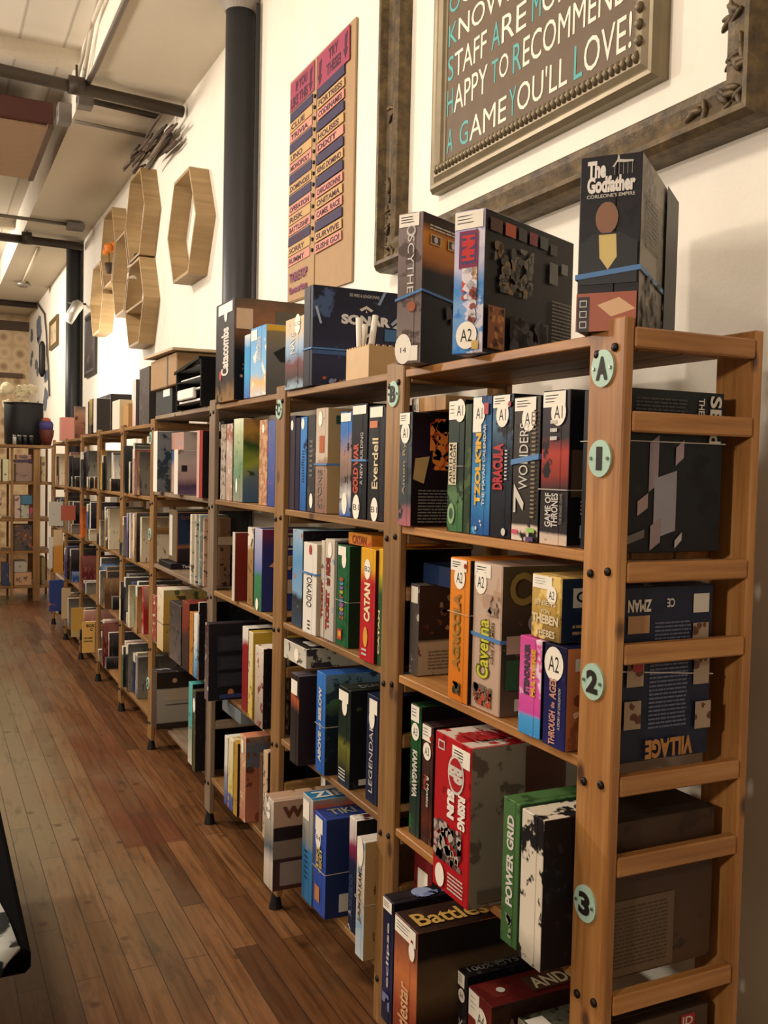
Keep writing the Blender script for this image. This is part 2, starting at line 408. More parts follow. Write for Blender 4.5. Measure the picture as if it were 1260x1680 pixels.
# far wall carries a brown floral wallpaper
wp, N, L, B = nt('floral_wallpaper'); tc = N.new('ShaderNodeTexCoord')
v = N.new('ShaderNodeTexVoronoi'); v.inputs['Scale'].default_value = 4.2; v.inputs['Randomness'].default_value = .25; L.new(tc.outputs['Object'], v.inputs['Vector'])
q = ramp(N, [(0, '86684a'), (.2, 'a0825c'), (.3, 'bfa27a'), (.42, 'd2ba92'), (.7, 'bd9f74')]); L.new(v.outputs['Distance'], q.inputs[0]); L.new(q.outputs[0], B.inputs['Base Color'])
structure(box('wall_far', (-5.15, 17.6, 0), (WALL+.15, 17.75, 4.5), wp))
structure(box('trim_1', (-5.1, 17.5, 3.75), (WALL, 17.62, 3.9), plain('4a3a2c', .6)))
structure(box('trim_2', (-5.1, 17.52, 2.95), (WALL-.1, 17.62, 3.02), plain('5d4a38', .6)))
structure(box('ceiling', (-5, -2.5, 4.36), (WALL+.15, 19, 4.5), ceilm))
structure(box('trim_3', (.97, -2.5, 4.02), (WALL, 19, 4.36), [wallm, soffm], None, 0, {}))
o = bpy.data.objects['trim_3']
for p in o.data.polygons: p.material_index = 1 if p.normal.z < -.5 else 0
structure(box('trim_4', (-5, 7.0, 4.27), (.97, 7.12, 4.36), plain('cbbfa9', .7)))
structure(box('trim_5', (-5, 12.2, 4.27), (.97, 12.32, 4.36), plain('cbbfa9', .7)))
structure(box('baseboard_right', (WALL-.02, -2.5, 0), (WALL, 17.6, .12), plain('cfc4b0', .6)))

STEEL = plain('3b3c3e', .45, .2, .06); PIPE = plain('41382f', .5, .3); CONDUIT = plain('7a7065', .5, .4)
def column(y, r, lab):
    o = empty('steel_column', (WALL-.085, y, 0))
    bm = bmesh.new(); tube(bm, [(WALL-.085, y, 0), (WALL-.085, y, 3.98)], r, 28); finish(bm, 'shaft', STEEL, o, True)
    bm = bmesh.new(); tube(bm, [(WALL-.085, y, 3.96), (WALL-.085, y, 4.02)], [r*1.05, r*1.5], 28); finish(bm, 'capital', plain('9d958a', .6), o)
    bm = bmesh.new(); tube(bm, [(WALL-.02, y-r-.03, 1.2), (WALL-.02, y-r-.03, 3.98)], .012, 8); finish(bm, 'conduit', plain('2a2624', .6), o)
    tag(o, lab, 'column')
column(5.1, .078, 'dark grey round steel column rising to the ceiling beside the cardboard list poster')
column(11.45, .085, 'dark grey round steel column farther down the wall beyond the wooden hexagon shelves')
def pipe(pts, r, mat, lab, name='ceiling_pipe', cat='pipe', hangers=()):
    o = empty(name, pts[0]); bm = bmesh.new(); tube(bm, pts, r, 12); finish(bm, 'pipe', mat, o, True)
    for h in hangers:
        bm = bmesh.new(); c = Vector(h)
        tube(bm, [c+Vector((0, -.05*math.sin(a*math.pi/8), -.05*math.cos(a*math.pi/8))) for a in range(17)], .008, 6)
        tube(bm, [c+Vector((0, 0, .04)), c+Vector((0, 0, .13))], .008, 6)
        finish(bm, 'hanger', PIPE, o, True)
        bm = bmesh.new(); tube(bm, [c+Vector((-.05, 0, 0)), c+Vector((.05, 0, 0))], r*1.5, 12); finish(bm, 'coupling', PIPE, o, True)
    tag(o, lab, cat)
pipe([(-3, 6.35, 3.93), (.42, 6.46, 3.93), (1.59, 6.6, 3.93)], .038, PIPE, 'nearest thick dark pipe crossing under the ceiling above the hexagon shelves', hangers=[(.88, 6.51, 3.94)])
pipe([(-3, 11.1, 3.93), (1.59, 11.2, 3.93)], .045, PIPE, 'dark pipe crossing the ceiling to the far grey column', hangers=[(1.0, 11.15, 3.94)])
pipe([(-3, 15.9, 3.98), (1.6, 16.1, 3.98)], .05, PIPE, 'farthest dark pipe under the ceiling near the wallpapered wall')
pipe([(1.02, 6.86, 3.985), (1.50, 6.93, 3.985)], .02, PIPE, 'short thin dark pipe on the soffit just behind the thick pipe', 'conduit_pipe')
pipe([(.98, 7.33, 3.99), (1.56, 7.4, 3.99)], .013, CONDUIT, 'thin grey conduit crossing the soffit behind the two dark pipes', 'conduit_pipe')
pipe([(.97, 1.0, 4.0), (.97, 6.3, 4.0), (.95, 6.5, 3.97)], .018, CONDUIT, 'grey conduit running along the lower edge of the white soffit', 'conduit_pipe')
pipe([(.93, 2.0, 4.2), (.93, 6.2, 4.22), (.93, 6.55, 4.02)], .014, plain('cfc4b0', .6), 'cream painted conduit clipped to the upright face of the soffit', 'conduit_pipe')
pipe([(.93, 2.2, 4.3), (.93, 5.9, 4.3), (.91, 6.7, 4.06)], .011, plain('b9ad99', .6), 'thinner painted conduit running above the cream conduit on the soffit face', 'conduit_pipe')
pipe([(-3, 10.35, 4.0), (1.35, 10.5, 3.99)], .018, CONDUIT, 'thin pipe with a square end box before the far grey column', 'conduit_pipe')
pipe([(1.2, 11.9, 4.0), (1.24, 14.3, 4.0)], .022, plain('c9bca6', .6), 'pale conduit running along the soffit to the far round ceiling fitting', 'conduit_pipe')
def jbox(a, b, lab):
    bm = bmesh.new(); addbox(bm, a, b, .004)
    c = [(a[i]+b[i])/2 for i in range(3)]
    tube(bm, [(a[0]-.006, c[1], c[2]), (a[0]+.01, c[1], c[2])], .02, 12)
    o = finish(bm, 'junction_box', plain('77706a', .45, .3)); me = o.data; me.transform(Matrix.Translation([-x for x in c])); o.location = c
    tag(o, lab, 'junction box')
jbox((.92, 6.72, 3.9), (1.02, 6.83, 3.99), 'small grey junction box hanging under the soffit edge by the thick pipe')
jbox((.84, 7.1, 3.9), (.93, 7.22, 4.03), 'grey junction box at the corner of the hanging brown heater')
jbox((1.33, 10.4, 3.94), (1.5, 10.55, 4.0), 'grey ceiling box on the thin pipe before the far column')
# hanging brown unit
o = empty('ceiling_heater', (-.3, 8.1, 3.9))
box('housing', (-1.6, 7.4, 3.96), (.84, 8.85, 4.12), plain('4a241c', .55), o, .01)
box('bottom_panel', (-1.56, 7.43, 3.935), (.81, 8.82, 3.962), plain('9a7d60', .6), o, .004)
box('edge_trim', (.80, 7.4, 3.93), (.845, 8.85, 3.965), plain('5b4636', .6), o, .003)
tag(o, 'long dark red-brown box unit with tan underside hanging from the ceiling', 'ceiling unit')
bm = bmesh.new()
tube(bm, [(1.24, 14.3, 4.02), (1.24, 14.3, 3.97), (1.24, 14.3, 3.94)], [.07, .11, .05], 14)
o = finish(bm, 'ceiling_fitting', plain('8d8478', .4, .5), None, True); tag(o, 'small round metal fitting on the soffit beyond the far column', 'ceiling fitting')

# ================================================================== SHELVING
LV = (1.775, 1.383, 1.003, .607, .213)
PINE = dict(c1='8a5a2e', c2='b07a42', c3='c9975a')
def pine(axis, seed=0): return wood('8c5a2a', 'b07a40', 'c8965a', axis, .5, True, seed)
def pine_shaded(axis, seed=0): return wood('734f2a', '8f6839', 'a8814c', axis, .55, True, seed)  # darker pine tone: shade on the farther posts put into the wood colour
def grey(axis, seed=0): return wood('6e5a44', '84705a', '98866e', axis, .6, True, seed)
BOLT = plain('2b2622', .4, .6)
MINT = plain('a9c8b4', .45)
def bay(yn, yf, drop, wf, lab, posts=True, far=False, width=.098, levels=(0, 1, 2, 3, 4), plates=(), s=0):
    """one bay: the frame at its near end, its five boards, and (last bay) the frame at its far end"""
    root = empty('wooden_shelving_bay', (XF, (yn+yf)/2, 0))
    for Y in ([yn, yf] if far else [yn]):
        for X in (XF, XF+.305):
            p = box('post', (X, Y-width/2, .055), (X+.021, Y+width/2, 1.797-drop), wf('z', s+X), root, .003)
            bm = bmesh.new(); tube(bm, [(X+.013, Y, .0), (X+.013, Y, .03), (X+.013, Y, .055)], [.024, .018, .013], 12); finish(bm, 'foot', plain('141213', .6), root)
            if X == XF:
                for k in levels:
                    for q in (-.024, .024):
                        zz = LV[k]-drop-.03-(.008 if q > 0 else 0); bm = bmesh.new()
                        tube(bm, [(X-.006, Y+q, zz), (X-.004, Y+q, zz), (X+.002, Y+q, zz)], [.004, .0075, .0085], 10)
                        finish(bm, 'bolt', BOLT, root, True)
        for k in levels:
            for dz in (0, -.145):
                if k == 4 and dz: continue
                z1 = LV[k]-drop-.012+dz if k else 1.78-drop+dz
                box('rail', (XF+.0215, Y-width/2-.002, z1-.036), (XF+.3045, Y-width/2+.02, z1), wf('x', s+k+dz), root, .003)
    for k in levels:
        z = LV[k]-drop
        bm = bmesh.new()
        for j in range(3):
            addbox(bm, (XF+.004+j*.108, yn+width/2+.001, z-.02), (XF+.004+j*.108+.1055, yf-width/2-.003, z), .002)
        finish(bm, 'shelf_board', wf('y', s+k*1.7), root)
    for (k, Z, Y) in plates:
        d = bmesh.new(); n = 36
        prism(d, [(XF-.004, Y+.031*math.cos(a*2*math.pi/n), Z+.033*math.sin(a*2*math.pi/n)) for a in range(n)], (1, 0, 0), .005)
        pl = finish(d, 'letter_plate', MINT, root); pl.location = (0, 0, 0)
        text(k, (XF-.0052, Y+(.016 if k != '1' else .008), Z-.021), (0, -1, 0), (0, 0, 1), (-1, 0, 0), .032 if k != '1' else .016, .042, plain('1f1510', .6), 0, 'letter', pl, .05)
        for q in (-.023, .023):
            bm = bmesh.new(); tube(bm, [(XF-.007, Y+q, Z), (XF-.003, Y+q, Z)], [.003, .004], 8)
            finish(bm, 'screw', plain('8f9a8c', .3, .8), pl)
    tag(root, lab, 'shelving unit'); root['group'] = 'wooden shelving bays along the wall'
    return root
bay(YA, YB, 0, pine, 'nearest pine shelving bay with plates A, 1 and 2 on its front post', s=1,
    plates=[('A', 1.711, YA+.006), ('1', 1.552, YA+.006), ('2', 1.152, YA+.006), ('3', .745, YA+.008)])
bay(YB, YC, 0, pine_shaded, 'second nearest pine shelving bay with the round B plate on its post', s=4, plates=[('B', 1.717, YB+.002)])
bay(YC, YD, 0, pine_shaded, 'third nearest wooden shelving bay with the C plate on its post', s=7, plates=[('C', 1.718, YC+.006)], width=.09)
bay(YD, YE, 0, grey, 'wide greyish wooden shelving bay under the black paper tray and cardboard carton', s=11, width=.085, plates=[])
bay(YE, YF_, .035, pine_shaded, 'shelving bay just left of the wide greyish one, with small oval plates on its post', s=13, width=.09, plates=[('D', 1.66, YE+.03), ('1', 1.15, YE+.03), ('2', .35, YE+.03)])
bay(YF_, YG, .04, pine_shaded, 'sixth wooden shelving bay counting away from the camera, holding a red cloth bundle', s=17, width=.09)
bay(YG, YH, .045, pine_shaded, 'seventh wooden shelving bay, under the tall thin books and holding the dark framed box', s=19, width=.085)
bay(YH, YI, .06, pine_shaded, 'eighth wooden shelving bay away from the camera, under the portrait-covered box', s=23, width=.08)
bay(YI, YJ, .07, pine_shaded, 'last bay of the long wooden shelving run, beside the end unit', s=29, width=.08, far=True)
# ================================================================== GAME BOXES, bay A
def pose(P1, t, D, yaw):
    """front-left corner, thickness, depth, yaw in degrees -> args for Box, turned afterwards"""
    a = math.radians(yaw); c = Vector((P1[0], P1[1], 0))+Vector((math.sin(a), -math.cos(a), 0))*t/2+Vector((math.cos(a), math.sin(a), 0))*D/2
    return dict(free=True, X=c.x-D/2, xl=0, xr=0, D=D, y=(c.y+t/2, c.y-t/2))
def turn(b, yaw): b.o.rotation_euler = (0, 0, math.radians(yaw))

DARK = art('17161a', [('2a2930', 20, .6)], seed=3)
BLK = art('121014', [('26222a', 26, .62)], seed=5)
GOLD = plain('b08a3c', .45); CREAM = plain('d9c8a4', .5); YEL = plain('d8a626', .45); LBL = plain('cfc9bd', .5)
ORANGE = plain('c8641e', .45); TEAL = plain('3f8f8c', .5); SKY = plain('5f9ccf', .45); TAN = plain('a98c66', .6)
GRN = plain('2c5a34', .5); BRN = plain('5a3320', .5); PUR = plain('5a3f6e', .5); PINK = plain('c9506e', .5); GREYT = plain('77746e', .5); WINE = plain('5c1a1e', .5); NAVY = plain('1e2a52', .5)
GT = 'board games on the shelf tops'; 
def rowg(l, b): return 'board games on %s of %s' % (l, b)
T = LV[0]+.001
# -- shelf top
b = Box(T, h=.355, **pose((1.02, 2.07), .07, .29, 28), spine=art([(0, '8d8078'), (.5, '6f625e'), (1, '8a7a78')], [('5a4c48', 9, .6)], seed=1), cover=art([(0, '0f0d0e'), (.62, '14100e'), (.7, 'b46a22'), (.86, 'd98a2c'), (.93, '3a241a'), (1, '241a18')], seed=2, warp=.03),
    label='tall grey-brown game box with pale vertical lettering, standing over the B post', group=GT)
b.sticker(None, tall=.085); b.text('S', 'SCYTHE', .42, .47, .68, .85, plain('d8cfc4', .5), -90, bold=.0).disc('S', .55, .88, .013, LBL, 'publisher_mark')
b.disc('S', .55, .885, .009, plain('6f625e'), 'publisher_mark')
b.disc('S', .62, .38, .012, plain('a0583a', .5), 'emblem'); b.rect('S', .45, .02, .92, .12, PAPER, 'label_sticker'); b.disc('S', .32, .1, .024, PAPER, 'round_sticker', 1.5)
b.text('S', '14', .22, .075, .45, .11, INK, 0, 'handwritten_code', 0)
for i in range(3):
    b.rect('C', .1+i*.26, .8, .26+i*.26, .87, plain('caa16a', .5), 'icon'); b.rect('C', .115+i*.26, .81, .245+i*.26, .86, plain('4a2a16', .5), 'icon'); b.disc('C', .18+i*.26, .835, .008, LBL, 'icon')
b.lines('C', .08, .89, .8, .93, 2, LBL); b.band(.42, slope=.02)
b.blobs('C', .35, .3, .85, .6, 6, [plain('0a0a0c'), plain('2a1d18')], .03, 4)
b0 = b; turn(b0, 28)
b = Box(T, h=.305, **pose((1.035, 1.825), .078, .39, 25), spine=art([(0, '4f8cc8'), (.35, '7fa4cf'), (.5, '4d8ac6'), (.62, 'c9c2d4'), (1, 'a9a6cc')], [('d8d2dc', 9, .56), ('3f7fc4', 8, .6)], seed=8), cover=art('14100f', [('1f1917', 12, .6)], seed=9),
    label='large blue box with red lettering and a dark cover, beside the tallest black box', group=GT)
b.sticker(None, tall=.12, u0=.02, u1=.95); b.rect('S', .18, .6, .8, .86, plain('7e2c4a', .5)); b.rect('S', .24, .63, .74, .84, plain('463a63', .5))
b.text('S', 'HNH', .28, .65, .7, .83, plain('c02a26', .5), -90, 'title', .08)
b.blobs('S', .3, .38, .8, .6, 9, [plain('c2452e'), plain('e0b9a0'), plain('d9d2d6')], .02, 5); b.blobs('S', .55, .2, .8, .5, 8, [plain('c9c2c4'), plain('8c4a3e')], .012, 6)
b.code('A2', .5, .13, .027); b.rect('S', .68, .03, .9, .09, plain('c8a860'))
b.rect('C', .04, .86, .16, .95, plain('5a3226')); b.rect('C', .19, .86, .3, .95, plain('c0522a')); b.rect('C', .33, .86, .42, .95, plain('3a3436')); b.rect('C', .45, .86, .54, .95, plain('7e2a34')); b.rect('C', .57, .86, .66, .95, plain('3e4a44')); b.rect('C', .69, .84, .77, .92, plain('2e2c2c'))
b.blobs('C', .08, .45, .5, .8, 22, [plain('8a6a3c'), plain('6e665c'), plain('3c3832')], .016, 7); b.rect('C', .03, .04, .2, .34, plain('a8642a')); b.blobs('C', .04, .05, .19, .33, 9, [plain('d99a4a'), plain('6a3416')], .015, 8)
b.rect('C', .68, .62, .78, .78, plain('5c5a56')); b.rect('C', .82, .72, .9, .8, plain('6c6a66')); b.lines('C', .72, .12, .96, .5, 14, plain('6a6258')); b.blobs('C', .25, .03, .68, .3, 14, [plain('3a2c24'), plain('2a211c')], .04, 9)
turn(b, 25)
b = Box(T, h=.305, **pose((1.048, 1.402), .108, .34, 38), spine=art([(0, '1d191b'), (1, '242126')], [('1a1719', 12, .6)], seed=11), cover=art('8a8378', [('6c655c', 7, .52), ('3a342f', 14, .66)], seed=12, warp=.05),
    label='tallest black game box with big white lettering, at the near end of the shelf top', group=GT, lid=.6)
b.text('S', 'The', .12, .875, .42, .975, plain('f0e9e0', .5), 0, 'title', .05); b.text('S', 'Godfather', .12, .79, .9, .885, plain('f0e9e0', .5), 0, 'title', .05)
b.text('S', "CORLEONE'S EMPIRE", .12, .762, .9, .783, plain('d8d0c4', .5), 0, 'subtitle', .01)
b.poly('S', [[(.52, .93), (.56, .93), (.6, .955), (.72, .95), (.86, .95), (.86, .96), (.72, .965), (.64, .97), (.63, .995), (.61, .995), (.6, .97)]]+[[(.56+.07*i, .885), (.565+.07*i, .885), (.565+.07*i, .95), (.56+.07*i, .95)] for i in range(5)], LBL, 'string_emblem')
# plain stand-in panel with the colours of the picture
b.disc('S', .46, .645, .02, plain('8e6246', .5), 'artwork', 1.4); b.poly('S', [(.02, .27), (.02, .5), (.25, .56), (.68, .56), (.97, .5), (.97, .27)], plain('131316', .5)); b.poly('S', [(.34, .55), (.62, .55), (.64, .42), (.5, .35), (.36, .42)], plain('d9c076', .5))
b.rect('S', .0, .0, .98, .22, plain('a8583c', .5)); b.poly('S', [(.35, .15), (.7, .19), (.97, .12), (.58, .08)], plain('e0b488', .5), 'artwork'); b.rect('S', .02, .0, .22, .2, plain('2a2026'), 'icon_strip')
for i in range(3):
    b.rect('S', .06, .02+.06*i, .18, .06+.06*i, LBL, 'icon'); b.rect('S', .075, .026+.06*i, .165, .054+.06*i, plain('2a2026'), 'icon')
b.band(.3, w=.009, slope=.012); b.blobs('C', .05, .03, .6, .35, 16, [plain('2e2722'), plain('57504a')], .018, 13); b.lines('C', .08, .5, .5, .8, 12, plain('6d665c'), seed=3)
b.rect('C', .62, .0, .995, .995, plain('1a1818', .45), 'lid_side')
turn(b, 38)
# -- first row
Z = LV[1]; G = 'board games in the first row of the nearest bay'
b = Box(Z, 1.075, 648, 672, 678, D=.25, spine=art([(0, 'b06a70'), (.16, '8a5a60'), (.2, '40464a'), (1, '4a5054')], [('30363a', 12, .6)], seed=21, warp=.04), cover=art([(0, '120c0e'), (.35, '1a1012'), (.6, '2a1a2a'), (1, '1c1210')], seed=22), label='slate grey box with a fiery orange figure on its dark cover', group=G)
b.sticker('A1', tall=.1, cv=.82); b.text('S', 'Amon Ry', .35, .28, .65, .74, plain('a89868'), 90, bold=-.0)
b.blobs('C', .2, .5, .42, .95, 16, [plain('d8521c', .5), plain('f08a3a', .5)], .022, 23); b.poly('C', [(.02, .42), (.14, .38), (.2, .62), (.04, .6)], plain('c0a06a')); b.lines('C', .08, .03, .6, .33, 11, GREYT, seed=4)
b = Box(Z+b.h+.002, 1.12, 0, 0, h=.036, D=.25, y=(2.175, 2.0), spine=art([(0, 'a77c50'), (1, 'b8905e')], seed=24), label='flat tan box lying on top of the box with the fiery cover', group=G); b.rect('S', .03, .02, .24, .98, PAPER, 'label_sticker'); b.text('S', 'A1', .07, .1, .2, .6, INK, 0, 'handwritten_code', 0)
b = Box(Z, 1.10, 732, 757, 658, D=.28, spine=art([(0, '3c6a40'), (.28, '57784e'), (.4, '1e2a20'), (.66, '26362c'), (1, '1a2420')], [('203020', 10, .6)], seed=25), cover=BLK, label='dark green horror game box with a cream title plate, second in the first row', group=G, lid=.7)
b.sticker('A1', tall=.14, u1=.55, cu=.75, cv=.92); b.rect('S', .12, .36, .62, .68, CREAM, 'title_plate'); b.text('S', 'ARKHAM', .16, .37, .36, .67, INK, 90); b.text('S', 'HORROR', .4, .37, .58, .67, INK, 90); b.disc('S', .35, .14, .016, plain('8aa878'), 'emblem', 1.5); b.disc('S', .35, .14, .009, plain('2c5034'), 'emblem', 1.5); b.band(.5, CLEARBAND, .0015)
b = Box(Z, 1.10, 759, 769, 664, D=.27, spine=art('2c3c26', [('4a5a34', 14, .55)], seed=26), cover=BLK, label='thin dark green box squeezed between the horror box and the blue calendar box', group=G, single=True)
b = Box(Z, 1.10, 771, 801, 652, D=.29, spine=art([(0, '1a4a8c'), (.35, '3a8ac0'), (.6, '2a6a9c'), (1, '12325c')], [('5aa8cc', 9, .6)], seed=27), cover=BLK, label='blue box with a big yellow vertical title in the nearest first row', group=G)
b.sticker('A1', tall=.25, u1=.5, cu=.38, cv=.88); b.text('S', "TZOLK'IN", .22, .22, .55, .74, YEL, 90, bold=.06); b.text('S', 'THE MAYAN CALENDAR', .64, .22, .78, .8, LBL, 90); b.blobs('S', .3, .04, .7, .12, 3, [LBL], .008, 28, 'icon'); b.rect('S', .66, .87, .9, .95, plain('b02a3a'))
b = Box(Z, 1.10, 803, 836, 649, D=.29, spine=art([(0, '14141c'), (.6, '1c2430'), (.8, '4a6c88'), (1, '20303c')], [('0e0e14', 9, .55)], seed=29), cover=BLK, label='black box with a jagged red vertical title, right of the blue calendar box', group=G)
b.sticker('A1', tall=.085, cv=.86, dot=(.86, .93)); b.text('S', 'DRACULA', .12, .34, .62, .66, plain('b01c24', .5), 90, bold=.05); b.lines('S', .7, .4, .82, .62, 9, LBL); b.disc('S', .72, .05, .008, LBL, 'publisher_mark')
b = Box(Z, 1.10, 838, 880, 653, D=.29, spine=art([(0, 'd8c8b8'), (.1, 'd8c4b0'), (.12, '2e2824'), (1, '3a332c')], [('1c1814', 7, .6)], seed=30, warp=.01), cover=BLK, label='black box with a white numeral title and a cream coloured bottom edge', group=G)
b.sticker('A1', tall=.09, cu=.6, cv=.85); b.text('S', '7', .1, .2, .5, .4, LBL, 90, bold=.03); b.text('S', 'WONDERS', .28, .36, .62, .82, LBL, 90, bold=.0); b.lines('S', .75, .16, .9, .9, 26, plain('8a7a5a')); b.rect('S', .05, .05, .3, .08, PINK, 'map_patch'); b.rect('S', .62, .01, .9, .04, PUR, 'map_patch'); b.rect('S', .65, .07, .95, .1, plain('8fbf5a'), 'map_patch'); b.band(.53, w=.011, slope=.012)
b = Box(Z, 1.10, 884, 928, 643, D=.29, spine=art([(0, 'd0b8a0'), (.06, 'c8b4a0'), (.08, '2c2428'), (.36, '2a2024'), (.45, '8a2c20'), (.6, 'a8382a'), (.7, '241c22'), (1, '2a2228')], [('141014', 8, .62)], seed=31, warp=.03), cover=art('141418', seed=32), label='black box with a glowing red battle picture, last spine beside the letter A post', group=G)
b.sticker('A1', tall=.1, cu=.62, cv=.86); b.text('S', 'GAME OF', .22, .12, .44, .34, LBL, 90); b.text('S', 'THRONES', .46, .12, .7, .34, LBL, 90); b.text('S', 'THE BOARD GAME', .76, .14, .86, .34, GREYT, 90); b.lines('S', .35, .66, .6, .82, 3, LBL)
b.rect('C', .02, .32, .6, .62, plain('4a3a2c')); b.rect('C', .1, .06, .3, .14, LBL, 'barcode'); b.lines('C', .1, .2, .5, .3, 4, LBL); b.band(.36, CLEARBAND, .002)
b = Box(Z, 1.108, 0, 0, h=.295, D=.235, y=(1.45, 1.336), spine=art('1c1c20', seed=33), cover=art([(0, '17181c'), (1, '1c2024')], [('101114', 6, .58), ('23302c', 5, .66)], seed=34), label='big black game box at the near end, seen through the upper side rails', group=G)
for (u, v, w_, h_, cc) in ((.3, .55, .09, .35, '8e7e86'), (.42, .3, .22, .42, '8c8892'), (.2, .3, .1, .14, 'a89296'), (.52, .8, .1, .14, '8a6a70'), (.33, .12, .1, .2, '8a7878'), (.55, .62, .08, .16, '9a8a90'), (.56, .08, .07, .1, 'a8a4a4'), (.12, .1, .2, .1, '6a625e')):
    b.poly('C', [(u-w_/2, v-h_/2), (u+w_/2, v-h_/2+.05), (u+w_/2, v+h_/2), (u-w_/2, v+h_/2-.05)], plain(cc, .5))
b.text('C', 'SE', .84, .82, .96, .98, LBL, -90, 'title', .03); b.text('C', 'Ed', .84, .68, .96, .8, LBL, -90, 'title', .03); b.text('C', 'THE', .72, .86, .78, .96, LBL, -90); b.lines('C', .1, .84, .6, .95, 5, plain('3c3a3a')); b.band(.68, CLEARBAND, .0018)
# -- second row
Z = LV[2]; G = 'board games in the second row of the nearest bay'
b = Box(Z, 1.118, 670, 684, 957, D=.2, spine=art('57504a', [('c8c0b0', 12, .6)], seed=41), cover=art([(0, '9a8e78'), (.36, 'a89a80'), (.4, '2a201c'), (1, '3a2a22')], [('6a3a28', 16, .66)], seed=42, warp=.01), label='worn dark box with a pale lower panel of print, left of the orange farming box', group=G)
b.lines('C', .15, .06, .8, .28, 6, plain('6e624e')); b.rect('S', .2, .8, .95, .98, PAPER, 'label_sticker'); b.blobs('C', .3, .5, .9, .9, 9, [plain('5a3a2a'), plain('8a7460')], .014, 43)
b = Box(Z+b.h+.002, 1.15, 0, 0, h=.05, D=.2, y=(2.148, 2.0), spine=art('1a2a4a', [('2a4a6a', 8, .6)], seed=44), label='flat navy box lying on the worn dark box in the second row', group=G, single=True)
b = Box(Z, 1.085, 734, 765, 914, D=.28, spine=art([(0, 'c8701e'), (1, 'dd852a')], [], seed=45, warp=.02), cover=BLK, label='bright orange farming game box with green outlined lettering', group=G, lid=.78)
b.sticker('A2', tall=.08, cv=.87, dot=(.8, .955)); b.text('S', 'AGRICOLA', .24, .22, .62, .76, plain('7a7a34'), 90, bold=.06); b.text('S', 'AGRICOLA', .28, .225, .58, .755, ORANGE, 90, bold=.0); b.blobs('S', .3, .05, .7, .14, 8, [plain('28401c'), plain('1a2226'), plain('5a4a2a')], .01, 46); b.band(.62, CLEARBAND, .0012)
b = Box(Z, 1.095, 772, 818, 921, D=.29, spine=art([(0, 'b89a84'), (1, 'c0a894')], [('b09078', 6, .62)], seed=47, warp=.02), cover=art([(0, '6a5a46'), (.2, '4a4030'), (.4, '2c3626'), (.6, '3a3428'), (1, '54482e')], [('6e5e40', 10, .62)], seed=48), label='pinkish tan box with yellow-green vertical lettering and a blue rubber band', group=G, lid=.98)
b.sticker('A2', tall=.09, u1=.62, cu=.28, cv=.87); b.text('S', 'Caverna', .18, .22, .66, .63, plain('5a5a1a'), 90, bold=.1); b.text('S', 'Caverna', .22, .225, .62, .625, plain('c9c23a', .5), 90, bold=.02); b.text('S', 'CAVE FARMERS', .7, .34, .8, .62, BRN, 90); b.blobs('S', .1, .04, .75, .18, 12, [plain('4a4038'), plain('8a4a30'), plain('6a6258'), plain('b0482a')], .013, 49); b.blobs('S', .5, .66, .95, .8, 6, [plain('8a7462'), plain('a8907c')], .013, 50)
b.text('C', 'Cav', .06, .74, .5, .96, plain('8a7a42'), 0, bold=.03); b.disc('C', .28, .62, .016, plain('7e8a92'), 'emblem', 1.2); b.disc('C', .28, .62, .008, BRN, 'emblem'); b.rect('C', .04, .42, .4, .54, plain('a89a80'), 'cards'); b.rect('C', .04, .18, .4, .38, GRN); b.rect('C', .12, .04, .3, .12, LBL, 'barcode'); b.band(.5, w=.008, slope=-.004)
b = Box(Z, 1.076, 849, 884, 1042, D=.29, spine=art([(0, '3a8ac8'), (.2, '4a9ad0'), (.24, 'c8489a'), (.6, 'd85aa0'), (1, 'c84a90')], [('e8c8d8', 7, .6)], seed=51, warp=.03), cover=BLK, label='pink, white and blue box with slanted lettering, below the golden box', group=G)
b.text('S', 'STEINDRINKER', .25, .42, .5, .94, plain('3a3a44'), 90, bold=.05); b.text('S', 'MULTIVERSE', .58, .42, .78, .9, YEL, 90, bold=.05)
htop = b.h
b2 = Box(Z, 1.075, 889, 926, None, h=htop, D=.29, spine=art([(0, '20245c'), (.5, '1e1c4c'), (1, '141430')], [('2c2a5a', 9, .6)], seed=52), cover=art([(0, 'a8623c'), (1, 'b8784c')], [('8c4e30', 8, .6)], seed=53), label='navy box with pale vertical title, last spine of the second row below the golden box', group=G, lid=.98)
b2.code('A2', .45, .82, .03); b2.text('S', 'THROUGH', .3, .03, .58, .36, plain('c8907a'), 90, bold=.03); b2.text('S', 'the', .36, .39, .55, .45, plain('c8907a'), 90); b2.text('S', 'AGES', .3, .48, .6, .68, plain('c8907a'), 90, bold=.03); b2.text('S', 'A STORY OF CIVILIZATION', .7, .2, .8, .6, LBL, 90, bold=0)
b2.rect('C', .06, .78, .3, .9, LBL, 'barcode'); b2.blobs('C', .05, .3, .5, .6, 6, [plain('7a3a2a'), plain('d8b090')], .018, 54)
b3 = Box(Z+htop+.002, 1.083, 0, 0, h=.125, D=.25, y=(1.565, 1.468), spine=art([(0, '7a6030'), (.5, 'b8954a'), (1, 'c8a860')], [('e0c070', 8, .55), ('6e5020', 9, .64)], seed=55), cover=art('1c2a3e', [('2a3a50', 9, .6)], seed=56), label='small golden box lying across the pink box and the navy box', group=G, lid=.98)
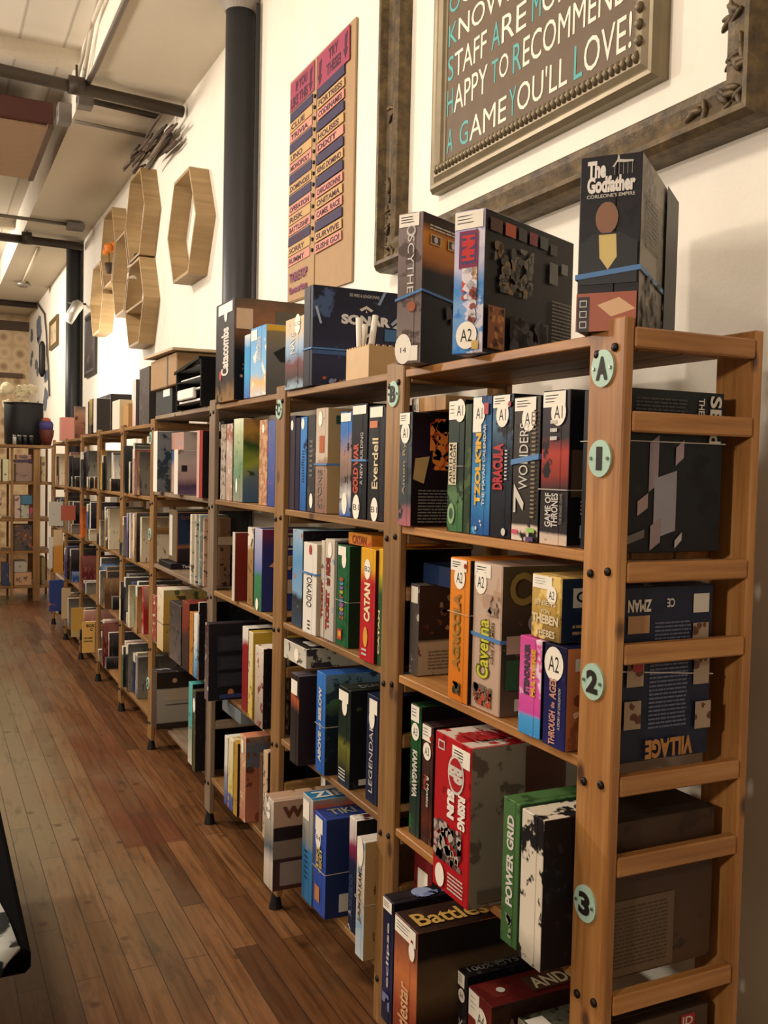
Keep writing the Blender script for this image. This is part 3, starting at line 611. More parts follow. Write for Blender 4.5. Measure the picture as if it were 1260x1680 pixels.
b3.sticker('A2', tall=.2, u1=.7, cu=.7, cv=.72, r=.016); b3.text('S', 'JENSEITS', .12, .52, .85, .62, CREAM); b3.text('S', 'VON', .35, .42, .65, .49, CREAM); b3.text('S', 'THEBEN', .06, .26, .95, .4, CREAM, bold=.04); b3.text('S', 'THEBES', .2, .06, .85, .17, CREAM); b3.rect('C', .1, .55, .28, .85, LBL, 'icon'); b3.text('C', 'Q', .13, .6, .25, .8, INK); b3.lines('C', .1, .1, .5, .3, 2, TAN)
b = Box(Z, 1.108, 0, 0, h=.32, D=.225, y=(1.45, 1.336), spine=art('1e2436', [('c8b49a', 7, .6)], seed=57), cover=art('20253a', [('1a1f30', 9, .6)], seed=58), label='navy box with upside-down printing behind the second pair of side rails', group=G)
b.text('C', 'ZMAN', .1, .86, .34, .93, LBL, 180, 'publisher_name', .04); b.text('C', 'CE', .5, .88, .58, .93, LBL, 180, 'mark'); b.rect('C', .78, .84, .95, .95, LBL, 'barcode'); b.lines('C', .38, .6, .76, .8, 9, plain('5c6078')); b.lines('C', .34, .18, .74, .56, 16, plain('5c6078'), seed=9); b.rect('C', .1, .74, .32, .84, plain('a8805a'))
for (u, v) in ((.78, .62), (.8, .42), (.1, .44), (.08, .2), (.82, .16)): b.rect('C', u, v, u+.17, v+.16, plain('a08a74'), 'picture_panel'); b.blobs('C', u, v, u+.17, v+.16, 3, [BRN], .014, int(u*100+v*10))
b.text('C', 'VILLAGE', .3, .02, .8, .13, plain('a8743a'), 180, 'title', .05); b.disc('C', .2, .56, .012, RED, 'seal'); b.band(.47, CLEARBAND, .002, .02)
# -- third row
Z = LV[3]; G = 'board games in the third row of the nearest bay'
b = Box(Z, 1.105, 670, 686, 1153, D=.28, spine=art([(0, '2a3a30'), (.4, '1c2c22'), (.85, '1e5a2c'), (1, '123018')], [('2c6a34', 9, .6)], seed=61), cover=BLK, label='dark green box with white spiky vertical title, leftmost of its row beside the B post', group=G)
b.sticker('A3', tall=.12, cv=.8, r=.02); b.text('S', 'KANAGAWA', .3, .3, .8, .66, LBL, -90, bold=.05)
b = Box(Z, 1.11, 689, 706, 1185, D=.28, spine=art([(0, '2a1c18'), (.2, '5a2a1c'), (.4, '2c1f1c'), (.85, '4a2c28'), (1, '3a2826')], [('6a3a2a', 9, .6)], seed=62), cover=art('15110f', seed=63), label='dark brown box with red and white vertical title, left of the big red box', group=G)
b.sticker('A3', tall=.13, cv=.78, r=.02, dot=(.85, .9)); b.text('S', 'Mice', .3, .45, .55, .58, plain('a8402a'), -90, bold=.04); b.text('S', '& Mystics', .5, .32, .8, .58, LBL, -90, bold=.02)
b = Box(Z, 1.02, 709, 767, 1198, D=.33, spine=art([(0, 'a8181e'), (1, 'b01c22')], [('8c1018', 10, .62)], seed=64), cover=art([(0, '7a7264'), (1, '857c6e')], [('5c5246', 7, .58)], seed=65), topm=art([(0, 'c8bcae')], [('9c1a20', 8, .5)], seed=66), label='big red box with white vertical title and a warrior drawing, sticking out of its shelf', group=G, lid=.98)
b.rect('S', .1, .9, .28, .96, LBL, 'publisher_mark'); b.rect('S', .12, .91, .26, .95, RED, 'publisher_mark'); b.rect('S', .5, .86, .98, .97, PAPER, 'label_sticker'); b.lines('S', .55, .88, .8, .95, 4, INK)
b.disc('S', .62, .79, .034, LBL, 'emblem', 1.25); b.disc('S', .62, .79, .029, plain('a8181e'), 'emblem', 1.25); b.text('S', 'BP', .42, .74, .8, .84, LBL, -90, 'emblem', .06)
b.text('S', 'SUN', .4, .5, .6, .68, plain('efe6da', .5), -90, bold=.08); b.text('S', 'RISING', .7, .47, .9, .68, plain('efe6da', .5), -90, bold=.06)
b.blobs('S', .05, .2, .82, .46, 24, [plain('7a6a60'), plain('4a3a34'), plain('b0a498')], .017, 67); b.disc('S', .25, .1, .02, PAPER, 'round_sticker', 1.3); b.lines('S', .48, .04, .9, .16, 5, LBL)
b.rect('C', .4, .02, .7, .98, plain('4a2c22', .5), 'brown_strip'); b.text('C', 'RISING', .45, .1, .62, .6, plain('a87e68', .5), 90, 'title', .05); b.rect('C', .06, .04, .3, .12, plain('5c5246'), 'barcode')
b.text('T', 'RISING SUN', .08, .2, .7, .6, plain('9c1a20'), 0, bold=.06); b.disc('T', .5, .5, .03, RED, 'emblem', 1); b.disc('T', .5, .5, .022, LBL, 'emblem', 1)
b = Box(Z, 1.02, 820, 846, None, h=.285, D=.3, spine=art([(0, '3a5a34'), (1, '4a6e3e')], [('324e2c', 9, .6)], seed=68), cover=art('2a4a2c', seed=69), label='green box with pale slanted vertical title, right of the big red box', group=G, lid=.75)
b.text('S', 'POWER GRID', .3, .28, .72, .9, plain('d0ccc0'), 90, bold=.04); b.blobs('S', .3, .06, .7, .22, 6, [plain('7a8a6a')], .012, 70)
b = Box(Z, 1.015, 0, 0, h=.285, D=.3, free=True, y=(1.478, 1.4085), spine=art([(0, '8a8478'), (.2, 'd8cdb8'), (1, 'cfc4b0')], [('1c1a1c', 9, .54)], seed=71), cover=BLK, label='cream box with large black blotches, nearest in its row and overhanging the shelf edge', group=G)
b.lines('C', .35, .1, .8, .8, 18, GREYT, seed=12)
b = Box(Z, 1.108, 0, 0, h=.29, D=.25, y=(1.445, 1.336), spine=art('2e241c', seed=72), cover=art([(0, '4a3424'), (1, '3c2a1e')], [('2e2018', 7, .58)], seed=73), label='dark brown box with a printed text panel behind the third pair of side rails', group=G)
b.rect('C', .02, .02, .62, .5, plain('5e4a34'), 'text_panel'); b.lines('C', .06, .06, .56, .46, 16, plain('3c2c1e'), seed=14)
# -- bottom row
Z = LV[4]; G = 'board games in the bottom row of the nearest bay'
def bx(tl, tr, h, X, **k):
    yf = yat(tl, X, LV[4]+h); yn = yat(tr, X, LV[4]+h); return Box(LV[4], X, 0, 0, h=h, y=(yf, yn), **k)
b = bx(629, 646, .3, .985, D=.3, spine=art([(0, '141428'), (.4, '24244c'), (1, '16162a')], [('3a3a6a', 6, .66)], seed=81), cover=BLK, topm=art('1a1618', [('2a2426', 8, .6)], seed=82), label='midnight blue box with a pale picture on top, leftmost at the very bottom', group=G)
b.sticker(None, tall=.09); b.text('S', 'eclipse', .45, .3, .75, .82, LBL, 90); b.disc('T', .3, .5, .028, plain('8a98b8'), 'artwork', .9); b.blobs('T', .22, .1, .5, .5, 6, [plain('6c7aa0')], .02, 83); b.text('T', 'EC', .6, .3, .9, .6, LBL)
b.blobs('S', .2, .1, .9, .25, 4, [plain('7078a0')], .02, 84)
b = bx(648, 685, .3, .97, D=.3, spine=art([(0, '6a2c1c'), (.3, '8a3c24'), (.6, 'c07040'), (.8, '8a5038'), (1, '5a3024')], [('a85a34', 6, .62)], seed=85), cover=art([(0, '3a2c1e'), (.3, '2a1c14'), (.5, '5a4830'), (.75, '4a3a28'), (.8, '14100e'), (1, '14100e')], seed=86, warp=.02), topm=art('2a1a12', [('3a261a', 6, .6)], seed=87), label='box with a copper coloured spine and gold script on its lid, bottom row', group=G)
b.sticker(None, tall=.12, u1=.95, dot=(.8, .9)); b.disc('S', .8, .83, .014, PAPER, 'round_sticker', 1.5); b.text('S', 'Battlestar', .25, .04, .7, .55, plain('d8a878'), 90); b.text('T', 'Battlestar', .06, .2, .95, .72, plain('b8944a'), 0)
b = bx(730, 762, .272, 1.12, D=.24, spine=art([(0, '1a1c3c'), (.5, '242448'), (.6, '5c3a28'), (1, '7a5a40')], [('9a7a5a', 9, .6)], seed=88), cover=BLK, topm=art('5a4232', [('7a604a', 9, .55), ('3a281e', 12, .62)], seed=89), label='box with brown mottled lid and dark blue lower spine behind the copper coloured box', group=G)
b.sticker('A4', tall=.22, u1=.55, cv=.82, cu=.35)
b = bx(740, 766, .2, 1.075, D=.28, spine=art('241f20', [('4a4444', 9, .6)], seed=90), cover=BLK, topm=art('1c181a', [('5a5454', 10, .6)], seed=91), label='low black box with grey printing, pressed against the dark red fantasy box', group=G)
b.sticker('A4', tall=.15, u1=.8, cv=.75); b.text('T', '100% MYSTERY', .05, .3, .8, .8, GREYT); b.text('S', 'DARK', .3, .1, .7, .5, LBL, 90)
b = bx(769, 806, .19, 1.07, D=.29, spine=art([(0, '5a2a20'), (.4, '8a3a26'), (1, '5c1e1c')], [('c8784a', 7, .6), ('3a1a16', 9, .66)], seed=92), cover=art('2c1a14', [('3a2218', 6, .6)], seed=93), topm=art('5c1c1a', [('6e2820', 6, .6)], seed=94), label='dark red fantasy box with framed initial letters on its lid, front of the bottom row', group=G)
b.sticker('A4', tall=.3, u1=.5, cu=.6, cv=.75, r=.024); b.rect('T', .4, .15, .98, .75, plain('4a3420'), 'title_plate'); b.text('T', 'ANDOR', .44, .22, .98, .68, CREAM); b.text('C', 'ANDOR', .12, .6, .7, .82, plain('6a5440')); b.disc('T', .18, .5, .01, LBL, 'emblem'); b.lines('C', .1, .2, .6, .5, 5, plain('5a4434'))
b = Box(Z, 1.13, 0, 0, h=.16, D=.25, y=(1.64, 1.47), spine=art('8a806c', seed=95), cover=art('5c5444', seed=95), topm=art([(0, '5a5a48')], [('1c201c', 5, .5)], seed=96), label='grey-green flat box in the lower right of the bottom row, beside the dark red box', group=G, single=True)
b.rect('T', .02, .1, .2, .9, PAPER, 'label_sticker')
b = Box(Z, 1.06, 0, 0, h=.19, D=.05, y=(1.455, 1.425), spine=art('b02a24', seed=97), label='narrow bright red box touching the front post at the bottom', group=G, single=True)
b = Box(Z, 1.14, 0, 0, h=.33, D=.2, y=(2.14, 2.045), spine=art([(0, '6a1c20'), (1, '7a2428')], [('4a1418', 8, .6)], seed=98), cover=art('6a1c20', seed=98), label='dark red box half hidden behind the midnight blue box at the bottom', group=G, single=True)
b.rect('S', .25, .6, .8, .9, PAPER, 'label_sticker'); b.rect('C', .1, .7, .5, .9, LBL, 'label_sticker')
b = Box(Z, 1.11, 0, 0, h=.3, D=.25, y=(1.42, 1.336), spine=art('3a2c24', seed=99), cover=art('4a3a2c', [('3a2c20', 7, .6)], seed=100), label='brown box with a small red logo, lowest one behind the side rails', group=G); b.rect('C', .72, .88, .86, .97, RED, 'logo'); b.text('C', 'ID', .74, .9, .84, .955, LBL); b.lines('C', .15, .8, .6, .86, 2, TAN)
# ================================================================== GAME BOXES, bay B
def Bs(*a, **k): k.setdefault('lid', .75); return Box(*a, **k)
# -- shelf top
b = Box(T, 1.075, 0, 0, h=.31, D=.34, y=(2.84, 2.765), spine=art('1a1c26', seed=111), cover=art([(0, '2c2e44'), (.3, '343850'), (.5, '2a2d40'), (1, '242634')], [('4a5c84', 4, .6)], seed=112), label='wide dark blue submarine game box standing crosswise behind the small plywood crate', group=GT)
b.text('C', 'SONAR', .28, .64, .78, .74, plain('dcd8d4', .5), 0, bold=.06); b.text('C', 'DE FREE & LENGRONNE', .36, .92, .66, .95, LBL, 0, 'credit', 0); b.poly('C', [[(.46, .8), (.53, .84), (.6, .8), (.58, .78), (.53, .81), (.48, .78)], [(.47, .56), (.53, .51), (.6, .56), (.58, .58), (.53, .54), (.49, .58)]], LBL, 'emblem'); b.poly('C', [(.52, .77), (.54, .77), (.53, .8)], LBL, 'emblem')
b.poly('C', [(.02, .78), (.07, .62), (.09, .63), (.04, .8)], plain('a8b4c8')); b.poly('C', [(.64, .86), (.7, .99), (.73, .99), (.67, .86)], plain('8a98b4')); b.poly('C', [(.78, .68), (1, .9), (1, .84), (.8, .66)], plain('9aa6b8')); b.poly('C', [(.8, .64), (1, .8), (1, .6)], plain('b8c0c4')); b.rect('C', .72, .5, 1, .62, plain('3f6a96')); b.rect('C', 0, .32, .45, .36, plain('3a5a8a')); b.blobs('C', .1, .02, .6, .1, 5, [plain('a8603a'), plain('7a8ab0')], .012, 113);
b.band(.37, w=.005)
o = empty('plywood_crate', (1.2, 2.47, T)); PLY = plain('caa878', .55)
y0, y1, x0, x1, zz = 2.40, 2.555, 1.10, 1.27, T
def toothed(name, A, U, V, N, w, h, n=8):
    bm = bmesh.new(); P = []; A, U, V, N = map(Vector, (A, U, V, N)); k = n*2+1
    for i in range(k): P += [A+U*(w*i/k)+V*(h-(.004 if i % 2 else 0)), A+U*(w*(i+1)/k)+V*(h-(.004 if i % 2 else 0))]
    P = [A, A+U*w][::-1]+P if False else [A]+P+[A+U*w]
    prism(bm, P, N, .004); finish(bm, name, PLY, o)
toothed('front_panel', (x0, y1, zz), (0, -1, 0), (0, 0, 1), (1, 0, 0), y1-y0, .092); toothed('back_panel', (x1, y1, zz), (0, -1, 0), (0, 0, 1), (1, 0, 0), y1-y0, .092)
toothed('side_panel', (x0+.004, y0, zz), (1, 0, 0), (0, 0, 1), (0, 1, 0), x1-x0-.004, .092); toothed('side_panel', (x0+.004, y1-.004, zz), (1, 0, 0), (0, 0, 1), (0, 1, 0), x1-x0-.004, .092)
box('bottom_panel', (x0+.004, y0+.004, zz), (x1, y1-.004, zz+.004), PLY, o); tag(o, 'small open plywood crate with notched edges on the shelf top left of plate B', 'crate')
for i, (x, y, t) in enumerate(((1.13, 2.53, .02), (1.125, 2.51, -.01), (1.14, 2.5, .03))):
    bm = bmesh.new(); tube(bm, [(x, y, T+.006), (x+t, y+t*.4, T+.165+.012*i)], .009, 10); o = finish(bm, 'paper_roll', plain('e4dccb', .6), None, True)
    tag(o, ('leftmost of the three white paper tubes in the small plywood crate', 'middle one of the three white paper tubes in the small plywood crate', 'rightmost of the three white paper tubes in the small plywood crate')[i], 'paper roll', 'paper tubes in the crate')
# -- first row of bay B
Z = LV[1]; G = 'board games in the first row of the bay with plate B'
def m(xl, xr, top, z=Z, X=1.10, D=.27, lab='', sp='', ac=(), cv=None, seed=1, g=None, **k):
    return Box(z, X, xl, xr, top, D=D, spine=art(sp, ac, seed=seed), cover=cv or BLK, label=lab, group=g or G, **k)
m(473, 482, 683, lab='dark purple-grey box hard against the C post in the first row', sp='3a3440', seed=121, single=True).disc('S', .5, .9, .012, PAPER, 'round_sticker', 1.4)
m(483, 490, 686, lab='thin black-violet box, second spine right of the C post in the first row', sp='2a2436', seed=122, single=True)
b = m(491, 501, 685, lab='narrow bright blue box with dark lettering in the first row of bay B', sp=[(0, '2a5a9c'), (.5, '3a7ac0'), (1, '4a86c4')], ac=[('1a2a4a', 16, .62)], seed=123, single=True); b.disc('S', .4, .93, .014, PAPER, 'round_sticker', 1.3); b.lines('S', .35, .3, .7, .65, 12, INK)
b = m(503, 515, 682, lab='charcoal box with grey lettering between the blue and the stone-patterned box', sp='3a3a3c', ac=[('57554f', 14, .6)], seed=124, single=True); b.lines('S', .3, .35, .7, .75, 8, GREYT); b.disc('S', .6, .12, .014, PAPER, 'round_sticker', 1.7)
b = m(516, 535, 671, lab='beige stone-patterned box with an orange portrait patch and dark back', sp=[(0, '8a6a5a'), (.5, 'a08472'), (.55, 'c8b8a4'), (1, 'c0ae9a')], ac=[('7a5c4a', 16, .62)], seed=125, lid=.8, cv=art([(0, 'a88e62'), (1, 'b0966a')], [('7e6a48', 6, .6)], seed=126)); b.rect('S', .35, .58, .75, .74, plain('b05a2a')); b.disc('S', .4, .9, .016, PAPER, 'round_sticker', 1.5); b.text('S', 'STONE', .25, .05, .6, .42, GREYT, 90); b.band(.46); b.rect('C', .1, .85, .9, .93, plain('2a4a3a')); b.rect('C', .15, .1, .9, .6, plain('96804f'), 'print_panel')
b = m(556, 574, 677, lab='blue box with battle picture and white label, left of the red-titled black box', sp=[(0, '2a5aa0'), (.2, 'c8c4c0'), (.35, '6a5a54'), (.6, 'a08070'), (.8, '3a70b4'), (1, '3a78c0')], ac=[('2a2a30', 14, .6)], seed=127); b.rect('S', .05, .91, .95, .99, PAPER, 'label_sticker'); b.disc('S', .5, .13, .018, PAPER, 'round_sticker', 1.8)
b = m(575, 599, 664, lab='tall black box with an orange-red vertical title in the first row of bay B', sp='17181e', ac=[('24262e', 12, .6)], seed=128); b.rect('S', .05, .91, .95, .985, PAPER, 'label_sticker'); b.text('S', 'GOLD WAR', .15, .22, .5, .66, plain('b8482c', .5), 90, bold=.05); b.text('S', 'A NEW BUILDING', .62, .3, .8, .75, LBL, 90, bold=0); b.disc('S', .4, .1, .024, PAPER, 'round_sticker', 1.5); b.text('S', 'B1', .22, .075, .6, .125, INK, 0, 'handwritten_code', 0); b.band(.5)
b = m(602, 627, 667, lab='black box with cream handwritten-style vertical title, last big spine before the B post', sp='201e22', ac=[('2c2a2e', 12, .6)], seed=129); b.rect('S', .1, .9, .9, .99, PAPER, 'label_sticker'); b.rect('S', .1, .81, .6, .87, plain('c8764a')); b.text('S', 'Everdell', .3, .28, .68, .72, plain('d8c8a0', .5), 90, bold=.02); b.disc('S', .5, .1, .022, PAPER, 'round_sticker', 1.5); b.text('S', 'B1', .3, .075, .7, .125, INK, 0, 'handwritten_code', 0)
m(627.5, 631, 668, lab='very thin black box squeezed against the B post in the first row', sp='1e1c1e', seed=130, single=True)
# -- second row of bay B
Z = LV[2]; G = 'board games in the second row of the bay with plate B'
b = m(478, 494, 868, z=Z, lab='light blue box with a painted landscape, beside the C post in the second row', sp=[(0, '3a4a5a'), (.3, '2a3038'), (.35, '7aa0c0'), (.7, '5a90bc'), (1, '9ab4c4')], ac=[('a07a66', 14, .64)], seed=131, single=True)
b = m(496, 517, 889, z=Z, X=1.085, lab='white box with slim black vertical title and blue band in the second row', sp='e0dace', seed=132, cv=art('a89a84', seed=133), topm=art('c0b29a', seed=134)); b.text('S', 'TOKAIDO', .3, .3, .68, .68, INK, -90, bold=0); b.disc('S', .55, .93, .012, plain('b03a34'), 'seal', 1.3); b.lines('S', .4, .04, .6, .16, 3, INK); b.band(.66)
b = m(520, 530, 886, z=Z, lab='cream box with dark red blocky title, beside the slim white box', sp=[(0, 'c8beae'), (1, 'd0c4b0')], ac=[('8a7460', 16, .64)], seed=135, single=True); b.text('S', 'TICKET', .2, .2, .8, .6, plain('8c2a22'), 90, bold=.06)
b = m(531, 546, 884, z=Z, lab='cream train game box with red, yellow and blue lettering in the second row', sp=[(0, 'b8b0a4'), (1, 'c8bca8')], ac=[('8a96a8', 14, .62)], seed=136, single=True); b.text('S', 'TICKET', .15, .1, .55, .5, plain('8c2a22'), 90, bold=.08); b.text('S', 'to RIDE', .15, .54, .6, .82, plain('7a2420'), 90, bold=.08); b.disc('S', .55, .9, .016, PAPER, 'round_sticker', 1.5)
m(547, 550, 889, z=Z, lab='very thin grey box pressed against the dark green box', sp='6e6a62', seed=137, single=True)
b = m(551, 570, 893, z=Z, lab='dark green box with colourful vertical title in the second row', sp='1f5a34', ac=[('174828', 12, .6)], seed=138, cv=art('16321f', seed=139), topm=art('152a1c', seed=140), lid=.85); b.rect('S', .1, .9, .75, .99, PAPER, 'label_sticker'); b.disc('S', .6, .86, .016, PAPER, 'round_sticker', 1.5)
for i, (ch, cc) in enumerate(zip('Zooloretto', ('b84a2a', '8a5ab0', 'c8a03a', 'a04a9a', '3a80c0', 'b04a3a', 'a8a03a', '8a4aa8', '4a90b8', 'c04a3a'))): b.text('S', ch, .3, .27+i*.042, .62, .305+i*.042, plain(cc), 90, 'title_letter', .05)
b.rect('S', .2, .07, .55, .17, plain('c03a2a')); b.rect('S', .3, .1, .5, .15, YEL); b.band(.45, CLEARBAND, .0015)
b = m(589, 612, 898, z=Z, X=1.075, lab='red and yellow box with large cream vertical title, upper of the two island games', sp=[(0, 'b01e28'), (.68, 'b4202a'), (.78, 'c86a24'), (.84, 'd8a024'), (1, 'd8a024')], seed=141, cv=art('3a1616', seed=142), topm=art('c8881e', seed=143), lid=.85); b.text('S', 'CATAN', .3, .36, .72, .7, plain('e8d8a8'), 90, bold=.05); b.disc('S', .5, .82, .02, PAPER, 'round_sticker', 1.4); b.text('S', 'B2', .32, .8, .7, .845, INK, 0, 'handwritten_code', 0); b.disc('S', .45, .22, .014, plain('d89a34'), 'sun', 2); b.lines('S', .2, .04, .55, .12, 2, LBL)
b = m(613, 629, 900, z=Z, X=1.085, lab='green and yellow box with cream vertical title, right of the red and yellow one', sp=[(0, '2a5030'), (.6, '2c5a34'), (.75, 'a8a02c'), (.8, 'd8a828'), (1, 'd8a828')], seed=144, single=True); b.text('S', 'CATAN', .2, .1, .6, .48, plain('e8d8a8'), 90, bold=.05); b.text('S', 'JUNIOR', .3, .54, .6, .66, GREYT, 90)
b = Box(Z+.3, 1.12, 0, 0, h=.035, D=.24, y=(2.56, 2.40), spine=art([(0, 'c8702a'), (1, 'd08a2c')], [('a84a24', 12, .6)], seed=145), label='flat orange box lying on top of the second row near the B post', group=G, single=True); b.text('S', 'CATAN', .2, .15, .8, .85, plain('8a2a1a')); zt = Z+.3
b = Box(Z+.3, 1.10, 0, 0, h=.03, D=.2, y=(2.38, 2.28), spine=art('d8d0c0', [('c8a02a', 9, .62)], seed=146), cover=art('8a8478', seed=146), label='small white box lying on top of the red and yellow box', group=G, single=True)
# -- third row of bay B
Z = LV[3]; G = 'board games in the third row of the bay with plate B'
m(468, 474, 1080, z=Z, X=1.14, lab='thin pale patterned box beside the C post in the third row', sp='a89a84', ac=[('4a3a30', 20, .55)], seed=151, single=True)
b = m(475, 488, 1103, z=Z, X=1.03, D=.3, lab='dark brown box with a list of icons on its long side', sp=[(0, '2c2624'), (.6, '241c1c'), (.75, 'b05a34'), (.8, '2a1c1c'), (1, '2a1c1e')], seed=152, cv=art('241a1c', seed=153), topm=art('4a444c', seed=154)); b.rect('S', .1, .78, .85, .94, PAPER, 'label_sticker')
for i in range(7): b.disc('C', .35, .12+.11*i, .006, LBL, 'icon'); b.lines('C', .45, .1+.11*i, .85, .14+.11*i, 2, plain('6a5c5a'), seed=i)
b = m(517, 531, 1100, z=Z, X=1.07, D=.3, lab='bright blue cave exploration box with pale lettering in the third row', sp=[(0, '2a5aa8'), (1, '3a74c0')], seed=155, cv=art([(0, '14181c'), (.6, '1c2830'), (.75, '4a6a4a'), (1, '6a8aa8')], [('2a3a44', 8, .6)], seed=156), topm=art('2a58a0', seed=157)); b.text('S', 'ABOVE', .3, .12, .65, .42, LBL, 90, bold=.05); b.text('S', 'and', .35, .44, .6, .5, LBL, 90); b.text('S', 'BELOW', .3, .53, .65, .86, LBL, 90, bold=.05); b.band(.48, CLEARBAND, .002); b.rect('C', .15, .04, .4, .12, LBL, 'barcode')
b = m(553, 572, 1124, z=Z, X=1.09, D=.29, lab='black box with a green figure and a pale sticker, right of the blue cave box', sp=[(0, '1a2c44'), (.15, '1c241c'), (.4, '6a6a2a'), (.5, '16281c'), (1, '12201a')], ac=[('0c1410', 10, .6)], seed=158, cv=art([(0, '14161a'), (1, '181a1c')], [('3a4a2a', 8, .68)], seed=159), topm=art('2a2e24', seed=160)); b.rect('S', .05, .86, .85, .97, PAPER, 'label_sticker'); b.disc('S', .55, .82, .018, PAPER, 'round_sticker', 1.5); b.lines('S', .15, .05, .7, .18, 4, LBL); b.rect('C', .1, .04, .35, .1, LBL, 'barcode'); b.text('T', 'DEAD OF NIGHT', .15, .2, .9, .6, GREYT)
b = m(599, 617, 1137, z=Z, X=1.105, D=.28, lab='navy box with pale spaced vertical letters touching the B post, third row', sp='18203c', ac=[('26304e', 12, .6)], seed=161); b.text('S', 'LEGENDARY', .3, .1, .62, .82, LBL, 90, bold=0); b.rect('S', .25, .84, .95, .97, PAPER, 'label_sticker'); b.disc('S', .5, .79, .018, PAPER, 'round_sticker', 1.6)
b = Box(Z+.295, 1.06, 0, 0, h=.062, D=.28, y=(2.93, 2.73), spine=art([(0, 'd0c8b8'), (1, 'c0b8a8')], [('3a3634', 14, .6)], seed=162), cover=art([(0, 'b0a890')], [('3a3438', 12, .55)], seed=163), topm=art('17151a', seed=164), label='flat black-topped box with white lettering lying over the dark brown box', group=G, single=True); b.text('T', 'SMASH UP', .1, .15, .9, .6, LBL, bold=.06); b.disc('S', .6, .5, .02, PAPER, 'round_sticker')
# -- bottom row of bay B
Z = LV[4]; G = 'board games in the bottom row of the bay with plate B'
b = m(432, 446, 1302, z=Z, X=.965, D=.3, lab='pale-edged war game box jutting far out of the bottom shelf below the C post', sp=[(0, 'b8ac9a'), (.3, 'c8bcae'), (.45, '4a5a66'), (.6, '8a8478'), (1, 'd0c6b8')], ac=[('5a6068', 12, .62)], seed=171, cv=art([(0, '4a2e28'), (.35, '3a2622'), (.36, '7a6a5c'), (.55, '7a6a5c'), (.56, '241a1a'), (.7, '241a1a'), (.71, 'a88a74'), (1, 'a88a74')], seed=172, warp=.01), topm=art('a88a70', [('5a3a2a', 9, .66)], seed=173)); b.text('C', 'War', .1, .8, .5, .93, BRN, bold=.06); b.disc('S', .5, .86, .018, PAPER, 'round_sticker', 1.5); b.text('S', 'B4', .3, .84, .7, .885, INK, 0, 'handwritten_code', 0); b.rect('C', .08, .06, .9, .32, plain('8a7c72'), 'text_panel')
b = m(494, 510, 1300, z=Z, X=1.04, D=.29, lab='box with turquoise top and light grey spine, left of the royal blue box', sp=[(0, '2a6a9c'), (.5, '3a7aac'), (.6, '8a8a84'), (1, 'b0aca4')], seed=174, cv=art([(0, '3a4a58'), (.8, 'a8a090'), (.88, 'c04a34'), (1, '8a8478')], seed=175), topm=art('2a6a94', seed=176)); b.text('T', 'ZIRKAR', .05, .2, .9, .8, LBL, bold=.03); b.rect('S', .1, .78, .7, .96, PAPER, 'label_sticker'); b.lines('S', .3, .2, .6, .5, 6, plain('1a3a5a'))
b = m(510, 532, 1326, z=Z, X=1.045, D=.29, lab='royal blue box with gold lettering and a clear band, bottom row of bay B', sp=[(0, '2c4aa0'), (1, '3450a8')], ac=[('26408c', 10, .6)], seed=177, cv=art('1f2c54', seed=178), topm=art('2a3a78', seed=179)); b.rect('S', .15, .82, .75, .97, PAPER, 'label_sticker'); b.disc('S', .4, .76, .02, PAPER, 'round_sticker', 1.7); b.text('S', 'B4', .25, .74, .58, .785, INK, 0, 'handwritten_code', 0); b.text('S', 'TIKI', .25, .44, .48, .66, plain('b8a040'), 90, bold=.05); b.text('S', 'TEKET', .52, .42, .75, .68, plain('b8a040'), 90, bold=.05); b.rect('S', .2, .12, .6, .28, plain('b87a4a')); b.lines('C', .3, .6, .85, .92, 12, plain('3a4a80')); b.rect('C', .15, .06, .6, .24, LBL, 'barcode'); b.text('T', 'TIKI TEKET', .1, .25, .9, .75, plain('8a8a70')); b.band(.45, CLEARBAND, .002)
b = m(570, 581, 1338, z=Z, X=1.09, D=.28, lab='dark navy box with pink blossoms near its white top corner, bottom row', sp=[(0, '161c34'), (.6, '1c2440'), (.75, '8a2a4a'), (.85, 'c8b4b0'), (1, 'd8d0c4')], ac=[('c8c0b8', 12, .66)], seed=180, cv=BLK, topm=art('d8d0c4', [('5a2a34', 12, .55)], seed=181)); b.text('S', 'TOKEIDO', .2, .12, .7, .5, plain('3a4a6a'), 90)
b = m(582, 602, 1372, z=Z, X=1.05, D=.29, lab='white and pale blue box with brown lettering, lowest next to the B post', sp=[(0, 'c0c8cc'), (.3, '9ab0c0'), (.5, 'b8b0a0'), (.8, 'd0ccc4'), (1, 'd8d0c4')], ac=[('8aa8bc', 10, .6)], seed=182, cv=art('a88c5c', [('5a4428', 10, .64)], seed=183), topm=art('c8c0b4', [('9a4a3a', 12, .6)], seed=184)); b.text('S', 'JAMAI', .3, .3, .7, .58, plain('7a5a34'), 90, bold=.04); b.text('S', 'KAMIL', .3, .6, .7, .78, BRN, 90); b.disc('S', .5, .9, .02, PAPER, 'round_sticker', 2); b.band(.5, CLEARBAND, .002, -.01)
b = Box(Z, 1.2, 0, 0, h=.32, D=.16, y=(2.84+.1, 2.84), spine=art('26303c', seed=185), label='dark box standing behind the jutting war game box', group=G, single=True); b.rect('S', .1, .7, .5, .95, PAPER, 'label_sticker')
b = Box(Z, 1.21, 0, 0, h=.335, D=.15, y=(2.8, 2.70), spine=art('c8c0b0', seed=186), cover=art('3a3838', seed=186), label='white-edged box standing behind the turquoise-topped box', group=G, single=True)

